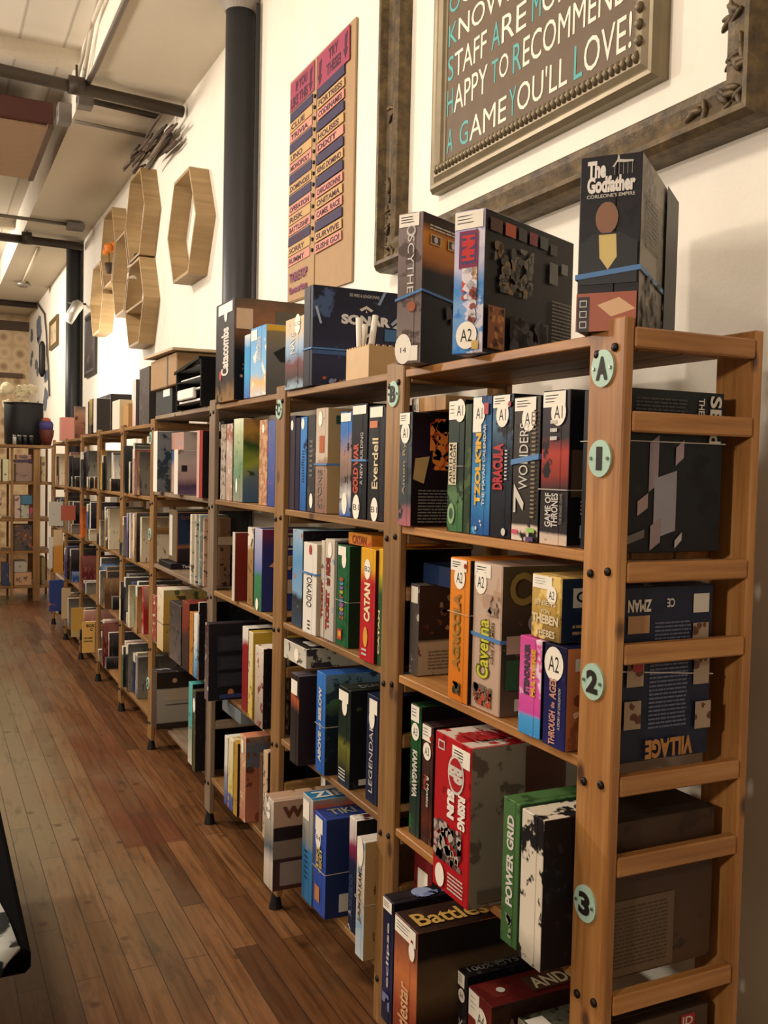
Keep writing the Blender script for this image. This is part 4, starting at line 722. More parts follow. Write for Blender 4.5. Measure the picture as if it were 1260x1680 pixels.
# ================================================================== GAME BOXES, bay C
b = Box(T, 1.07, 353, 383, 503, D=.33, spine=art([(0, '8a6a44'), (.12, '6a5030'), (.2, '2a2624'), (1, '2c2a28')], [('1e1c1c', 12, .6)], seed=191), cover=art([(0, '120f10'), (.45, '181214'), (.55, '4a3424'), (.8, '8a5c40'), (1, '5a4a3a')], [('c09a7c', 8, .64)], seed=192), label='tall black box with white spiky vertical lettering, left end of the crates on bay C', group=GT, lid=.98)
b.text('S', 'Catacombs', .32, .26, .72, .74, plain('d8ccc0', .5), 90, bold=.04); b.rect('S', .15, .88, .9, .98, PAPER, 'label_sticker'); b.disc('S', .55, .87, .022, PAPER, 'round_sticker', 1.3); b.disc('S', .3, .27, .014, plain('b8342a'), 'emblem', 1.4); b.rect('C', .02, .7, .22, .9, plain('c8a888')); b.rect('C', .5, .5, .97, .9, plain('5c5444'))
b = Box(T, 1.085, 400, 409, 551, D=.26, spine=art([(0, '4a6ab0'), (.4, '3a9ac8'), (.8, '3a90c0'), (1, 'd8d4cc')], seed=193), label='narrow turquoise and white box left of the sky blue island box', group=GT, single=True)
b = Box(T, 1.085, 410, 435, 541, D=.27, spine=art([(0, 'c8c8c8'), (.2, 'd8b070'), (.35, '8ab8dc'), (1, '5a9cd0')], [('e8e0d0', 12, .62)], seed=194), cover=art([(0, '5a5a58'), (.6, '6e6c68'), (.9, '8a7a5c'), (.92, 'd8a83a'), (1, 'd8a83a')], seed=195, warp=.02), label='sky blue box with white buildings and a grey printed side on bay C', group=GT)
b.text('S', 'SANTORINI', .45, .5, .7, .85, LBL, 90); b.rect('S', .05, .82, .45, .97, PAPER, 'label_sticker'); b.poly('C', [(.1, .6), (.5, .85), (.8, .75), (.7, .5), (.9, .4), (.8, .3), (.5, .5), (.2, .48)], plain('1e1e1e', .5), 'gadget_picture')
b = Box(T, 1.075, 467, 502, 527, D=.2, spine=art([(0, '9ab0bc'), (.15, '3a2a2a'), (.35, '6a3434'), (.5, '7a9ab8'), (.65, 'a0b4c4'), (.8, 'c8b898'), (1, 'd0b890')], [('2a2428', 10, .62)], seed=196), cover=art('3a3434', seed=196), label='cream, blue and dark red box with a round sticker, left of the submarine box', group=GT)
b.disc('S', .68, .9, .026, PAPER, 'round_sticker', 1.2); b.text('S', 'CQ', .52, .87, .84, .93, INK, 0, 'handwritten_code', 0); b.text('S', 'NAVE', .3, .5, .55, .8, LBL, 90)
Z = LV[1]; G = 'board games in the first row of the bay with plate C'
m(361, 369, 697, lab='speckled cream box next to the greyish bay in the first row', sp='a89c8c', ac=[('5a4a44', 24, .55), ('8a3a34', 20, .68)], seed=201, single=True)
m(370, 380, 696, lab='pinkish white box with reddish top, second spine in the first row of bay C', sp=[(0, 'a88c78'), (.7, 'b8a498'), (.85, '9a5a4a'), (1, 'a88a7a')], ac=[('d0c4b4', 18, .6)], seed=202, single=True)
b = m(382, 397, 688, lab='green landscape box with a river painted on its cover', sp=[(0, '8a8a7a'), (.4, '6a8a6a'), (.8, 'b0b890'), (1, 'd8dcc0')], ac=[('4a6a44', 16, .62)], seed=203, cv=art([(0, '3a5a78'), (.3, '5a6a70'), (.45, '8a9a3a'), (.7, '2a4a24'), (.85, 'a8803a'), (1, '9a7a4a')], [('2c3c1c', 8, .62)], seed=204)); b.disc('S', .4, .2, .012, PAPER, 'round_sticker', 2.4)
m(424, 437, 690, lab='terracotta tile patterned box in the first row of bay C', sp='a87454', ac=[('c8a07a', 24, .52), ('6a7a88', 20, .66)], seed=205, single=True, cv=art('4a4a6a', seed=206)).disc('S', .5, .9, .013, PAPER, 'round_sticker', 1.2)
m(438, 450, 690, lab='slate blue and purple box against the C post in the first row', sp=[(0, '3a4a8a'), (.4, '4a5a98'), (1, '5a6a98')], ac=[('8a5a9a', 14, .62)], seed=207, single=True)
Box(Z+.3, 1.14, 0, 0, h=.05, D=.2, y=(3.36, 3.2), spine=art('c0b49e', [('8a7a64', 10, .6)], seed=208), label='small cream box lying on top of the terracotta box', group=G, single=True)
Z = LV[2]; G = 'board games in the second row of the bay with plate C'
b = m(380, 384, 873, z=Z, X=1.07, D=.24, lab='brick red box with rows of fine print on its long side, second row', sp='c8c0b0', seed=211, cv=art('6a2218', seed=212), topm=art('6a2418', seed=213), single=True); b.lines('C', .35, .2, .85, .72, 20, plain('8a4a38')); b.text('C', 'CE', .35, .05, .6, .14, LBL); b.rect('C', .7, .04, .98, .16, LBL, 'barcode')
m(405, 414, 865, z=Z, lab='tan box with a cream strip, middle of the second row of bay C', sp=[(0, '8a6a44'), (.7, '9a7a50'), (.8, 'd8d0c0'), (1, 'd8d0c0')], ac=[('6a4a2c', 16, .6)], seed=214, single=True)
b = m(416, 428, 866, z=Z, X=1.085, lab='violet and green box with a hexagonal emblem on its blue side', sp=[(0, '3a6a4a'), (.4, '3a7a54'), (.5, '6a7ab0'), (1, 'b8b4c4')], seed=215, cv=art([(0, '2a3468'), (.75, '34306a'), (.85, '4a3058'), (1, '7a2c44')], seed=216), topm=art('2a2c5c', seed=217), single=True); b.text('C', 'HB', .25, .8, .5, .9, CREAM, bold=.03); b.poly('C', [(.2, .85), (.28, .95), (.47, .95), (.55, .85), (.47, .75), (.28, .75), (.2, .85), (.22, .85), (.29, .77), (.46, .77), (.53, .85), (.46, .93), (.29, .93), (.22, .85)], CREAM, 'hexagon_emblem'); b.poly('C', [(.1, .55), (.4, .5), (.5, .65), (.3, .7)], plain('c8946a')); b.disc('C', .4, .3, .02, plain('b09a80'), 'emblem', 1.3); b.disc('S', .5, .08, .015, PAPER, 'round_sticker', 1.5)
m(360, 379, 905, z=Z, X=1.2, D=.15, lab='black box in the shade at the left end of the second row', sp='1e1c20', ac=[('2c2a2e', 12, .6)], seed=218, single=True)
Z = LV[3]; G = 'board games in the third row of the bay with plate C'
b = m(335, 341, 1021, z=Z, X=.992, D=.3, lab='large black box with grey printed panels jutting out beside the narrow grey post', sp=[(0, '6a5a58'), (1, '3a2426')], ac=[('c8c0b8', 18, .62)], seed=221, cv=art([(0, '14161e'), (1, '16161c')], seed=222), topm=art('23222a', seed=223), single=True)
for v0, v1 in ((.64, .84), (.4, .58), (.18, .36)): b.rect('C', .12, v0, .93, v1, plain('20242c'), 'printed_panel'); b.lines('C', .16, v0+.02, .9, v1-.02, 9, plain('33373e'), seed=int(v0*10))
b.disc('C', .3, .1, .012, plain('b0683c'), 'planet', 1.2); b.rect('C', .15, .03, .5, .08, plain('2a3a6a')); b.rect('C', .62, .04, .92, .13, plain('33373e'), 'text_panel')
m(396, 405, 1027, z=Z, X=1.08, lab='dark red box with a white top label in the third row of bay C', sp=[(0, '7a1c20'), (.75, '8a2226'), (.85, 'd8d0c4'), (1, 'd8d0c4')], seed=224, single=True)
m(406, 413, 1035, z=Z, X=1.07, lab='cream and yellow box with dark lettering in the third row of bay C', sp=[(0, 'c8a848'), (1, 'd8ccac')], ac=[('7a5a2a', 20, .62)], seed=225, cv=art([(0, '8a7428'), (1, 'b8962e')], seed=226), topm=art('b09030', seed=227), single=True)
m(417, 430, 1058, z=Z, X=1.06, lab='cream box with red and brown pictures in the third row of bay C', sp=[(0, '8a7a6a'), (.4, 'b0a090'), (.8, 'c8b8a4'), (1, 'd8cfc0')], ac=[('7a2a2c', 14, .6), ('3a302c', 16, .66)], seed=228, single=True)
m(432, 440, 1045, z=Z, X=1.08, lab='white and blue striped box against the C post in the third row', sp=[(0, '4a6ab4'), (.4, 'c8c8cc'), (.9, 'd8d4cc'), (1, '8a96a8')], ac=[('3a5aa4', 16, .6)], seed=229, single=True)
Z = LV[4]; G = 'board games in the bottom row of the bay with plate C'
m(367, 372, 1206, z=Z, X=1.05, lab='thin white and blue box, leftmost upright in the bottom row of bay C', sp=[(0, '3a4a8a'), (.45, '8a8a9a'), (.6, 'd8d4c8'), (1, 'd8d4c8')], seed=231, single=True)
m(373, 381, 1209, z=Z, X=1.05, lab='pale yellow and blue box in the bottom row of bay C', sp=[(0, '3a4a90'), (.2, '4a5a98'), (.25, 'c8b878'), (1, 'd8ceb0')], ac=[('b89a3a', 14, .6)], seed=232, single=True)
m(382, 388, 1215, z=Z, X=1.05, lab='mustard yellow box left of the large terracotta toy-like box', sp='a8862c', ac=[('6a4a20', 14, .66)], seed=233, single=True)
b = m(389, 401, 1200, z=Z, X=1.06, D=.28, lab='large salmon coloured box with a round emblem, bottom row of bay C', sp=[(0, 'b0705a'), (.2, 'b88468'), (1, 'c89c7c')], ac=[('d8b494', 26, .56)], seed=234, cv=art([(0, 'a86a50'), (.6, '9a5c44'), (.62, '5c6068'), (.9, '5a5c60'), (1, '8a6a54')], [('6a3a2c', 10, .62)], seed=235), topm=art('c07c5c', [('8a4a3a', 9, .62)], seed=236)); b.disc('C', .2, .06, .018, plain('8a3a2a'), 'emblem', 1); b.rect('C', .35, .3, .45, .55, BRN); b.disc('C', .05, .62, .012, BRN, 'button'); b.rect('S', .3, .8, .7, .95, PAPER, 'label_sticker')
m(424, 429, 1235, z=Z, X=1.09, lab='brown box between the salmon box and the cream patterned box', sp='5a4230', seed=237, single=True)
m(430, 437, 1230, z=Z, X=1.08, lab='narrow cream patterned box against the C post in the bottom row', sp='c0a488', ac=[('6a5044', 22, .58)], seed=238, single=True)
Box(Z+.33, 1.08, 0, 0, h=.05, D=.25, y=(3.7, 3.45), spine=art('6a727a', seed=239), topm=art('22242a', seed=240), label='dark flat box lying across the upright boxes in the bottom row of bay C', group=G, single=True)
Box(Z, 1.2, 0, 0, h=.12, D=.2, y=(3.86, 3.72), spine=art('16161a', seed=241), topm=art('1c1c20', seed=242), label='low black box in the shade at the far bottom end of bay C', group=G, single=True)

# ================================================================== wide greyish bay
Z = LV[1]; G = 'board games in the first row of the wide greyish bay'
b = m(251, 257, 708, X=1.05, lab='tall white-edged box at the left end of the wide greyish bay', sp='ddd8cc', seed=251, cv=art([(0, '5a6064'), (1, '6e7478')], [('2a343c', 8, .55)], seed=252), single=True)
b = Box(Z, 1.12, 0, 0, h=.21, D=.15, y=(4.95, 4.86), spine=art('b08a70', [('c8a088', 10, .55)], seed=253), cover=art('b89078', seed=253), label='salmon box standing behind a grey one, under the wide pink box', group=G, single=True); zz = Z+.213
Box(zz, 1.12, 0, 0, h=.085, D=.15, y=(4.98, 4.55), spine=art([(0, 'b88a78'), (1, 'a88478')], [('8a9098', 8, .6)], seed=254), cover=art('a89a90', seed=254), label='wide pink box lying across the salmon and blue boxes', group=G, single=True)
Box(Z, 1.12, 0, 0, h=.21, D=.15, y=(4.83, 4.75), spine=art([(0, 'b89a88'), (.6, 'b09080'), (.8, '4a6488'), (1, '4a6488')], seed=255), label='pinkish box with a blue upper part in the wide greyish bay', group=G, single=True)
Box(Z, 1.12, 0, 0, h=.21, D=.15, y=(4.73, 4.66), spine=art([(0, 'a89080'), (1, '5a6a84')], seed=256), label='narrow grey-blue box next to the white box in the wide greyish bay', group=G, single=True)
Box(Z, 1.3, 0, 0, h=.3, D=.07, y=(4.83, 4.2), spine=art([(0, '4a6878'), (.5, '5a7a90'), (1, '3a5468')], [('16262c', 5, .54)], seed=257), label='large blue painted box turned broadside at the back of the wide bay', group=G, single=True)
b = m(285, 291, 738, X=1.06, D=.22, lab='white box with a pink and violet scene on its side in the wide bay', sp='d8cfc0', seed=258, cv=art([(0, '6a5470'), (.2, '4a3a50'), (.4, 'a88a88'), (.7, 'b8a49c'), (1, 'a09a94')], [('8a5a54', 8, .62)], seed=259), single=True); b.rect('C', .08, .52, .2, .66, INK, 'dark_square')
m(322, 326, 707, X=1.06, D=.25, lab='thin pink-cream box left of the thin crimson one in the wide bay', sp='c8a094', seed=260, single=True)
m(327, 331, 707, X=1.06, D=.25, lab='thin crimson box in the wide greyish bay', sp='98322c', seed=261, single=True)
m(332, 340, 707, X=1.08, D=.25, lab='grey box with splattered white and ochre pattern beside the bright grey post', sp=[(0, '7a6a54'), (.4, '8a7a68'), (1, '8a7c70')], ac=[('c8c0b0', 20, .6), ('a8702a', 18, .68)], seed=262, single=True)
Z = LV[2]; G = 'items in the second row of the wide greyish bay'
b = Box(Z+.03, 1.14, 0, 0, h=.26, D=.19, y=(4.92, 4.75), spine=art('6a5a44', seed=263), cover=art([(0, '2a2024'), (.25, '2c2428'), (.3, '8a5a3a'), (.36, '24304a'), (1, '222c46')], seed=264, warp=.03), label='dark blue box framed in gold lines, largest in the second row of the wide bay', group=G, lid=.98)
b.poly('C', [[(.0, .96), (1, .96), (1, .98), (0, .98)], [(.0, .02), (.02, .02), (.02, .96), (0, .96)], [(.98, .02), (1, .02), (1, .96), (.98, .96)]], plain('a87034'), 'gold_frame'); b.text('C', 'Further Chronicles', .12, .83, .95, .92, plain('8a5a4a')); b.rect('S', .1, .1, .5, .9, LBL, 'label_sticker')
b = Box(Z, 1.1, 0, 0, h=.028, D=.28, y=(4.97, 4.7), spine=art('17151a', seed=265), topm=art('141216', seed=265), cover=art('1c1a1e', seed=265), label='flat black box lying under the gold-framed box in the wide bay', group=G, single=True); b.text('C', 'TimeMaster', .2, .2, .6, .8, LBL, 0, 'title')
for i, (w_, cc, ac) in enumerate(((.028, 'cfc6b2', '6a6450'), (.03, 'b8ac98', '2a2e28'), (.022, '8a9a94', 'c8c8c0'), (.02, 'b09078', '4a3a34'))):
    y1_ = 4.13-i*.034
    Box(Z, 1.05+.01*i, 0, 0, h=.305-.01*(i == 3), D=.26, y=(y1_, y1_-w_), spine=art(cc, [(ac, 22, .6)], seed=270+i), label=('thin cream speckled box, leftmost upright in the second row of the wide bay', 'cream and black mottled box right of the thin cream speckled one', 'thin grey-green box beside the mottled cream one in the wide bay', 'thin tan box closest to the grey post, second row of the wide bay')[i], group=G, single=True)
Z = LV[3]; G = 'board games in the third row of the wide greyish bay'
m(250, 256, 975, z=Z, X=1.08, lab='thin red box with pale lettering at the left of the third row', sp='8c3a34', ac=[('d8c8b8', 24, .6)], seed=281, single=True)
b = m(257, 267, 963, z=Z, X=1.05, D=.3, lab='cream box with a big yellow side and a dark running figure', sp=[(0, 'c0a878'), (1, 'd8ccb4')], ac=[('a88a4a', 14, .64)], seed=282, cv=art([(0, '8a6a34'), (.3, 'a8843c'), (.8, 'b8923c'), (1, 'a8986a')], [('4a5a34', 7, .58)], seed=283), single=True); b.poly('C', [(.2, .9), (.3, .8), (.28, .66), (.12, .6), (.18, .56), (.36, .64), (.5, .55), (.42, .72), (.36, .9)], plain('4a3a1c')); b.band(.45, plain('6a6458'), .003)
b = m(277, 296, 985, z=Z, X=1.05, D=.26, lab='grey-black box with faded art, middle of the third row of the wide bay', sp=[(0, '5a5450'), (.5, '4a4440'), (1, '3c3634')], ac=[('7a5a44', 14, .62), ('2a2628', 14, .6)], seed=284, cv=BLK, single=True)
b = m(298, 309, 985, z=Z, X=1.05, D=.26, lab='rust red box fading to dark brown in the third row of the wide bay', sp=[(0, '2c2020'), (.5, '3a2422'), (.6, '6a2a20'), (1, '7a3426')], ac=[('3a1c18', 12, .6)], seed=285, single=True)
m(310, 316, 1003, z=Z, X=1.05, lab='narrow ochre box right of the rust red box', sp='a8702c', ac=[('7a4a1c', 18, .6)], seed=286, single=True)
m(317, 323, 1005, z=Z, X=1.05, lab='white and light blue box in the third row of the wide bay', sp=[(0, '3a7ab0'), (.3, '7aa8c0'), (.6, 'd0d0c8'), (1, 'd8d4c8')], ac=[('4a5a6a', 18, .62)], seed=287, single=True)
m(324, 332, 988, z=Z, X=1.05, lab='box with grey and orange comic pattern under a white label, third row', sp=[(0, 'b0683a'), (.25, '6a7a8a'), (.7, '8a8a8c'), (.8, 'd8d0c4'), (1, 'd8d0c4')], ac=[('2a3038', 20, .57)], seed=288, single=True)
Z = LV[4]; G = 'board games in the bottom row of the wide greyish bay'
b = m(248, 256, 1097, z=Z, X=1.03, D=.32, lab='large dark box with a grey panelled side in the bottom row of the wide bay', sp=[(0, '3a2c24'), (1, '4a3a30')], ac=[('7a6a5c', 18, .64)], seed=291, cv=art([(0, '2c211c'), (.1, '2c211c'), (.12, '8a8478'), (.7, '989084'), (.72, '2a2018'), (1, '261c1c')], seed=292, warp=.01), topm=art('2a2426', [('8a8a84', 12, .6)], seed=293)); b.rect('C', .14, .42, .95, .44, plain('4a4a44')); b.disc('C', .28, .85, .012, plain('b08a6a'), 'emblem', 1); b.rect('C', .14, .5, .95, .7, plain('a0907a'), 'text_panel')
m(308, 314, 1118, z=Z, X=1.05, lab='teal and cream box in the bottom row of the wide greyish bay', sp=[(0, 'c8c0b0'), (.4, '8a9a8a'), (.5, '4a9a98'), (1, '5aa8a4')], ac=[('3a6a5a', 16, .64)], seed=294, single=True, topm=art('4a9a98', seed=294))
b = m(315, 322, 1131, z=Z, X=1.04, lab='dark mossy box with a round white sticker next to the teal one', sp=[(0, '4a4a30'), (.6, '3a3824'), (1, '4a4030')], ac=[('6a6a40', 20, .6)], seed=295, single=True); b.disc('S', .55, .82, .02, PAPER, 'round_sticker', 1.6)
m(323, 333, 1133, z=Z, X=1.06, lab='black-brown box against the grey post in the bottom row', sp='241c1a', ac=[('3a2e28', 14, .6)], seed=296, single=True)
Box(Z+.305, 1.2, 0, 0, h=.07, D=.16, y=(5.0, 4.6), spine=art('1a1c2c', seed=297), topm=art('1c1e2e', seed=297), label='flat midnight blue box lying behind the large dark box at the bottom', group=G, single=True)

# ---- things standing on the tops of the wide bay and beyond
o = empty('cardboard_carton', (1.2, 5.0, T))
CARD = plain('9a7c58', .7); SMOKE = plain('3c3f40', .5)
box('lower_box', (1.1, 4.72, T+.002), (1.38, 5.08, T+.13), [SMOKE, plain('202222', .5)], o, .003, {'C': 1}); box('label', (1.098, 4.76, T+.09), (1.1, 4.9, T+.125), PAPER, o)
bm = bmesh.new(); addbox(bm, (1.08, 4.55, T+.132), (1.4, 5.12, T+.285), .004); finish(bm, 'carton', CARD, o)
box('tape', (1.078, 4.72, T+.134), (1.08, 4.74, T+.285), plain('5a5a58', .4), o); bm = bmesh.new(); prism(bm, [(1.05, 4.5, T+.287), (1.05, 5.16, T+.30), (1.40, 5.16, T+.305), (1.42, 4.5, T+.29)], (0, 0, 1), .012); finish(bm, 'flap', plain('b8a284', .7), o)
tag(o, 'tan cardboard carton stacked on a dark grey box, on top of the wide bay', 'carton')
o = empty('paper_tray', (1.2, 4.25, T)); TR = plain('141416', .3)
box('side_panel', (1.06, 4.02, T), (1.34, 4.035, T+.2), TR, o, .003); box('side_panel', (1.06, 4.455, T), (1.34, 4.47, T+.165), TR, o, .003); box('back_panel', (1.33, 4.02, T), (1.345, 4.47, T+.17), TR, o, .003)
for i in range(4): box('tray', (1.06, 4.035, T+.02+.05*i), (1.33, 4.455, T+.026+.05*i), TR, o, .001)
bm = bmesh.new(); prism(bm, [(1.05, 4.47, T+.165), (1.05, 4.02, T+.2), (1.345, 4.02, T+.2), (1.345, 4.47, T+.168)], (0, 0, 1), .012); finish(bm, 'top_cover', TR, o)
tag(o, 'black four-tier paper tray on top of the wide bay beside the black boxed game', 'paper tray')
for i in range(4):
    k = box('paper_stack', (1.07+.004*i, 4.05, T+.0275+.05*i), (1.32, 4.44, T+.037+.05*i), plain('f0ebe0', .6)); tag(k, ('stack of white paper in the lowest tier of the black tray', 'stack of white paper in the second lowest tier of the black tray', 'stack of white paper in the second highest tier of the black tray', 'stack of white paper in the top tier of the black tray')[i], 'paper', 'paper in the black tray')
k = box('card_box', (1.05, 4.12, T+.04), (1.068, 4.4, T+.086), plain('ece6da', .5), None, .004); tag(k, 'white card drawer front leaning on the lower tiers of the black tray', 'card')

# ================================================================== FAR BAYS (each box its own object)
PAL = {'p': ('pinkish', 'b08a7c', '8a5a50'), 'r': ('red', '9a2a26', 'c8a090'), 'm': ('maroon', '5c1e22', '8a5a50'), 'o': ('orange', 'c0662a', '8a3a1c'), 'y': ('mustard yellow', 'b8923a', '7a5a24'), 'c': ('cream', 'cfc3a8', '8a7a5c'),
       'w': ('white', 'd8d2c6', '8a8a88'), 'g': ('grey', '7a766c', '4a4844'), 'k': ('black', '1c1a1e', '4a4648'), 'b': ('blue', '2f5290', '8aa0c0'), 'n': ('navy', '20284c', '5a6488'), 'e': ('green', '3a5a38', '8aa070'), 's': ('sage green', '7a9080', 'c8ccb8'),
       't': ('tan', 'a08058', '6a4a30'), 'v': ('violet', '4a3c66', '9a8ab0'), 'u': ('brown', '5a3e2a', '9a7a58'), 'q': ('teal', '3a7878', 'a0b8a8')}
ORD = ['leftmost', 'second', 'third', 'fourth', 'fifth', 'sixth', 'seventh', 'eighth', 'ninth', 'tenth', 'eleventh', 'twelfth', 'thirteenth']
ROW = ['top', 'first', 'second', 'third', 'bottom']
BAYN = {'E': 'fifth bay', 'F': 'sixth bay', 'G': 'seventh bay', 'H': 'eighth bay', 'I': 'ninth bay'}
BAYS = {'E': (YE, YF_, .035), 'F': (YF_, YG, .04), 'G': (YG, YH, .045), 'H': (YH, YI, .06), 'I': (YI, YJ, .07)}
SPEC = {
 'E1': 'p5.25 w3.24 k5.26 c4.18 e5.27 s4.24 k4.2 g5.24 c5.25 p4.24 u6.22', 'E2': 'k5.2 g4.22 w4.24 v5.24 p4.22 w3.25 o5.24 c5.22 t4.25 u5.26 c4.24',
 'E3': 'c4.22 g9.27 k5.25 n4.24 c4.2 c5.22 s5.25 e4.22 w4.2 t5.24 r5.24', 'E4': 'r5.25 e4.22 k5.24 w4.2 k4.26 n7.22 b4.2 c4.23 g5.22',
 'F1': 'c4.2 g4.22 c4.2 y6.24 k4.22 u4.2 k5.24 c6.23 w4.22 t5.2', 'F2': 'k6.2 k5.22 c5.16 t5.24 t5.22 c5.24 g4.24 u5.2 c5.24',
 'F3': 'k4.22 e5.28 b7.24 w3.22 y4.2 c4.24 t5.22 u6.18 g5.2', 'F4': 'r5.2 e4.18 t4.2 w4.24 c4.22 r7.28 m4.26 p4.22 g5.2',
 'G1': 'k4.2 s4.24 k14.25 k12.25 c6.05 g5.2 t5.2', 'G2': 'r7.12 o9.22 y5.2 b8.24 w5.26 g6.2 k5.2 c5.2', 'G3': 'k4.2 w4.15 r4.24 m9.24 p3.2 n6.2 u5.2 c4.2', 'G4': 'g4.22 k4.2 w3.22 t5.2 k6.2 r6.24 u5.2 c5.18',
 'H1': 'p6.26 k5.22 k4.2 g6.24 s4.2 c5.24 n5.2 k5.22 u5.2', 'H2': 'w5.2 g4.22 w4.2 c4.24 g4.2 w4.2 t5.2 c5.24 p4.2', 'H3': 'n6.22 v5.24 t4.2 n6.26 k5.2 c4.2 u6.24 b5.2', 'H4': 'c6.24 g5.2 w5.2 k4.18 t4.24 g5.2 c5.24 u5.2',
 'I1': 'c6.26 t5.22 g4.2 k5.24 p4.2 u5.22 c5.24', 'I2': 'w4.2 t5.24 k4.2 c4.22 u6.2 g5.2 w5.24', 'I3': 'u6.24 t6.22 c5.2 n5.22 k5.24 g5.2', 'I4': 'b6.24 g5.2 t5.24 u5.2 c5.22 k5.2'}
RR = random.Random(5); AM = {}
def palart(c, v):
    if (c, v) not in AM: AM[c, v] = art([[(0, PAL[c][1]), (.5, PAL[c][1]), (1, PAL[c][2])], [(0, PAL[c][1]), (.78, PAL[c][1]), (.8, 'd0c8b8'), (1, 'd0c8b8')], [(0, PAL[c][2]), (.25, PAL[c][1]), (1, PAL[c][1])]][v], [(PAL[c][2], 13, .6)], seed=300+len(AM), rough=.5, warp=.04, sc=(2.5, 2.5, .7))
    return AM[c, v]
for key, sp in SPEC.items():
    yn, yf, drop = BAYS[key[0]]; k = int(key[1]); zz = LV[k]-drop; y = yf-.052; i = 0
    for it in sp.split():
        c = it[0]; w_, h_ = it[1:].split('.'); w_ = int(w_)/100; h_ = int(h_)/100*1.08
        if h_ < .1: h_ = .08
        if y-w_ < yn+.052: break
        X = XF+.0+RR.uniform(-.02, .03)
        h_ += RR.uniform(-.008, .008)
        me_ = Box(zz, X, 0, 0, h=h_, D=RR.uniform(.24, .28), y=(y, y-w_+.003), spine=palart(c, RR.randint(0, 2)), cover=palart(RR.choice([c, 'k', 'g', c]), 0), single=True,
            label='%s box, %s from the left, %s row of the %s from the camera' % (PAL[c][0], ORD[i] if i else 'first', ROW[k] if k == 4 else ROW[k], BAYN[key[0]]), group='boxes in the %s row of the %s' % (ROW[k], BAYN[key[0]]))
        y -= w_; i += 1
#@@PART4
# ---- tops of the far bays
TF = LV[0]-.037
def mt(xl, xr, top, X=1.1, D=.22, lab='', sp='', ac=(), cv=None, seed=1, z=TF, **k):
    return Box(z, X, xl, xr, top, D=D, spine=art(sp, ac, seed=seed), cover=cv or art('3a3634', seed=seed), label=lab, group=GT, single=True, **k)
mt(228, 244, 607, lab='tall slate box with a blue band at the far side of the cardboard carton', sp=[(0, '4a4644'), (1, '5a5452')], ac=[('6a6260', 16, .6)], seed=401, X=1.09)
o_ = mt(223, 227, 624, lab='thin black box between the slate box and the pinkish white one', sp='1c1818', seed=402)
mt(217, 222, 624, lab='thin pinkish white box, tall, left of the thin black one on the shelf top', sp=[(0, 'c8a89c'), (.5, 'd8c8bc'), (1, 'd8ccc4')], seed=403)
mt(201, 210, 664, X=1.12, D=.25, lab='tan cardboard box right of the cream box on the shelf top', sp='b08a5c', ac=[('8a6a44', 12, .64)], seed=404, cv=art('a8804e', seed=404))
mt(184, 199, 659, X=1.1, D=.2, lab='cream white box on the shelf top left of the tan box', sp='ddd6c4', seed=405, cv=art('c8b890', seed=405))
mt(163, 181, 652, X=1.2, D=.15, lab='large grey patterned box with a dark lid behind the cream white box', sp=[(0, '6a5c58'), (.55, '8a8078'), (.7, '3c4048'), (1, '4a5058')], ac=[('a89a94', 16, .58)], seed=406)
mt(153, 158, 655, lab='thin white book standing upright left of the grey patterned box', sp='dcd6cc', seed=407)
mt(146, 151, 656, lab='thin ochre and black book standing on the shelf top', sp=[(0, '4a3c28'), (.5, '8a7444'), (1, 'b09858')], ac=[('2a2418', 16, .6)], seed=408)
mt(140, 144, 660, lab='thin white spine at the left end of the upright books on the shelf top', sp='d8d0c4', seed=409)
b = Box(TF-.02, 1.1, 0, 0, h=.26, D=.27, y=(8.15, 8.09), spine=art('8a6a5c', seed=410), cover=art([(0, '6a4a3a'), (.4, '8a5c48'), (.8, 'a07c64'), (1, '6a5c54')], [('5a3628', 8, .6), ('9c3a34', 6, .68)], seed=411), label='brown box with a reddish face-like picture standing on the far shelf top', group=GT)
b = Box(TF-.03, 1.06, 0, 0, h=.2, D=.2, y=(8.75, 8.62), spine=art('c8887c', seed=412), label='small pink box at the far end of the shelf top', group=GT, single=True)
b = Box(TF-.01, 1.08, 0, 0, h=.09, D=.1, y=(7.55, 7.4), spine=art('c8c0b4', [('2a2828', 10, .55)], seed=413), label='small black and white box in front of the brown picture box', group=GT, single=True)
b = Box(TF-.01, 1.09, 0, 0, h=.07, D=.12, y=(7.2, 7.08), spine=art('1a181a', seed=414), label='little black box on the far shelf top beside the thin white spine', group=GT, single=True)

# ---- flags and leaflets sticking out of the far bays
def flag(px0, py0, px1, py1, lab, mt_, th=.006, X=1.10, name='hanging_card', cat='card', txt=None):
    zc = CZ; Y = yat(px1, X, 1.0)
    for _ in range(3): zc = zat((py0+py1)/2, X, Y); Y = yat(px1, X, zc)
    x0 = xat(px0, Y, zc); z1 = zat(py0, (x0+X)/2, Y); z0 = zat(py1, (x0+X)/2, Y)
    o = empty(name, ((x0+X)/2, Y, z0)); box('card', (x0, Y, z0), (X, Y+th, z1), mt_, o, .001)
    if txt:
        for i, (s_, a, b_, c, d) in enumerate(txt): text(s_, (x0+a*(X-x0), Y-.0012, z0+c*(z1-z0)), (1, 0, 0), (0, 0, 1), (0, -1, 0), (b_-a)*(X-x0), (d-c)*(z1-z0), INK, 0, 'lettering', o, .03)
    tag(o, lab, cat, 'cards sticking out of the far bays'); return o
flag(80, 823, 104, 863, 'pale grey card with small dark marks sticking out near the last post', art('c0bcb0', [('5a5a58', 8, .68)], seed=421))
flag(100, 829, 124, 854, 'salmon red card sticking out beside the pale grey card', art('b0604c', [('8a4038', 8, .64)], seed=422))
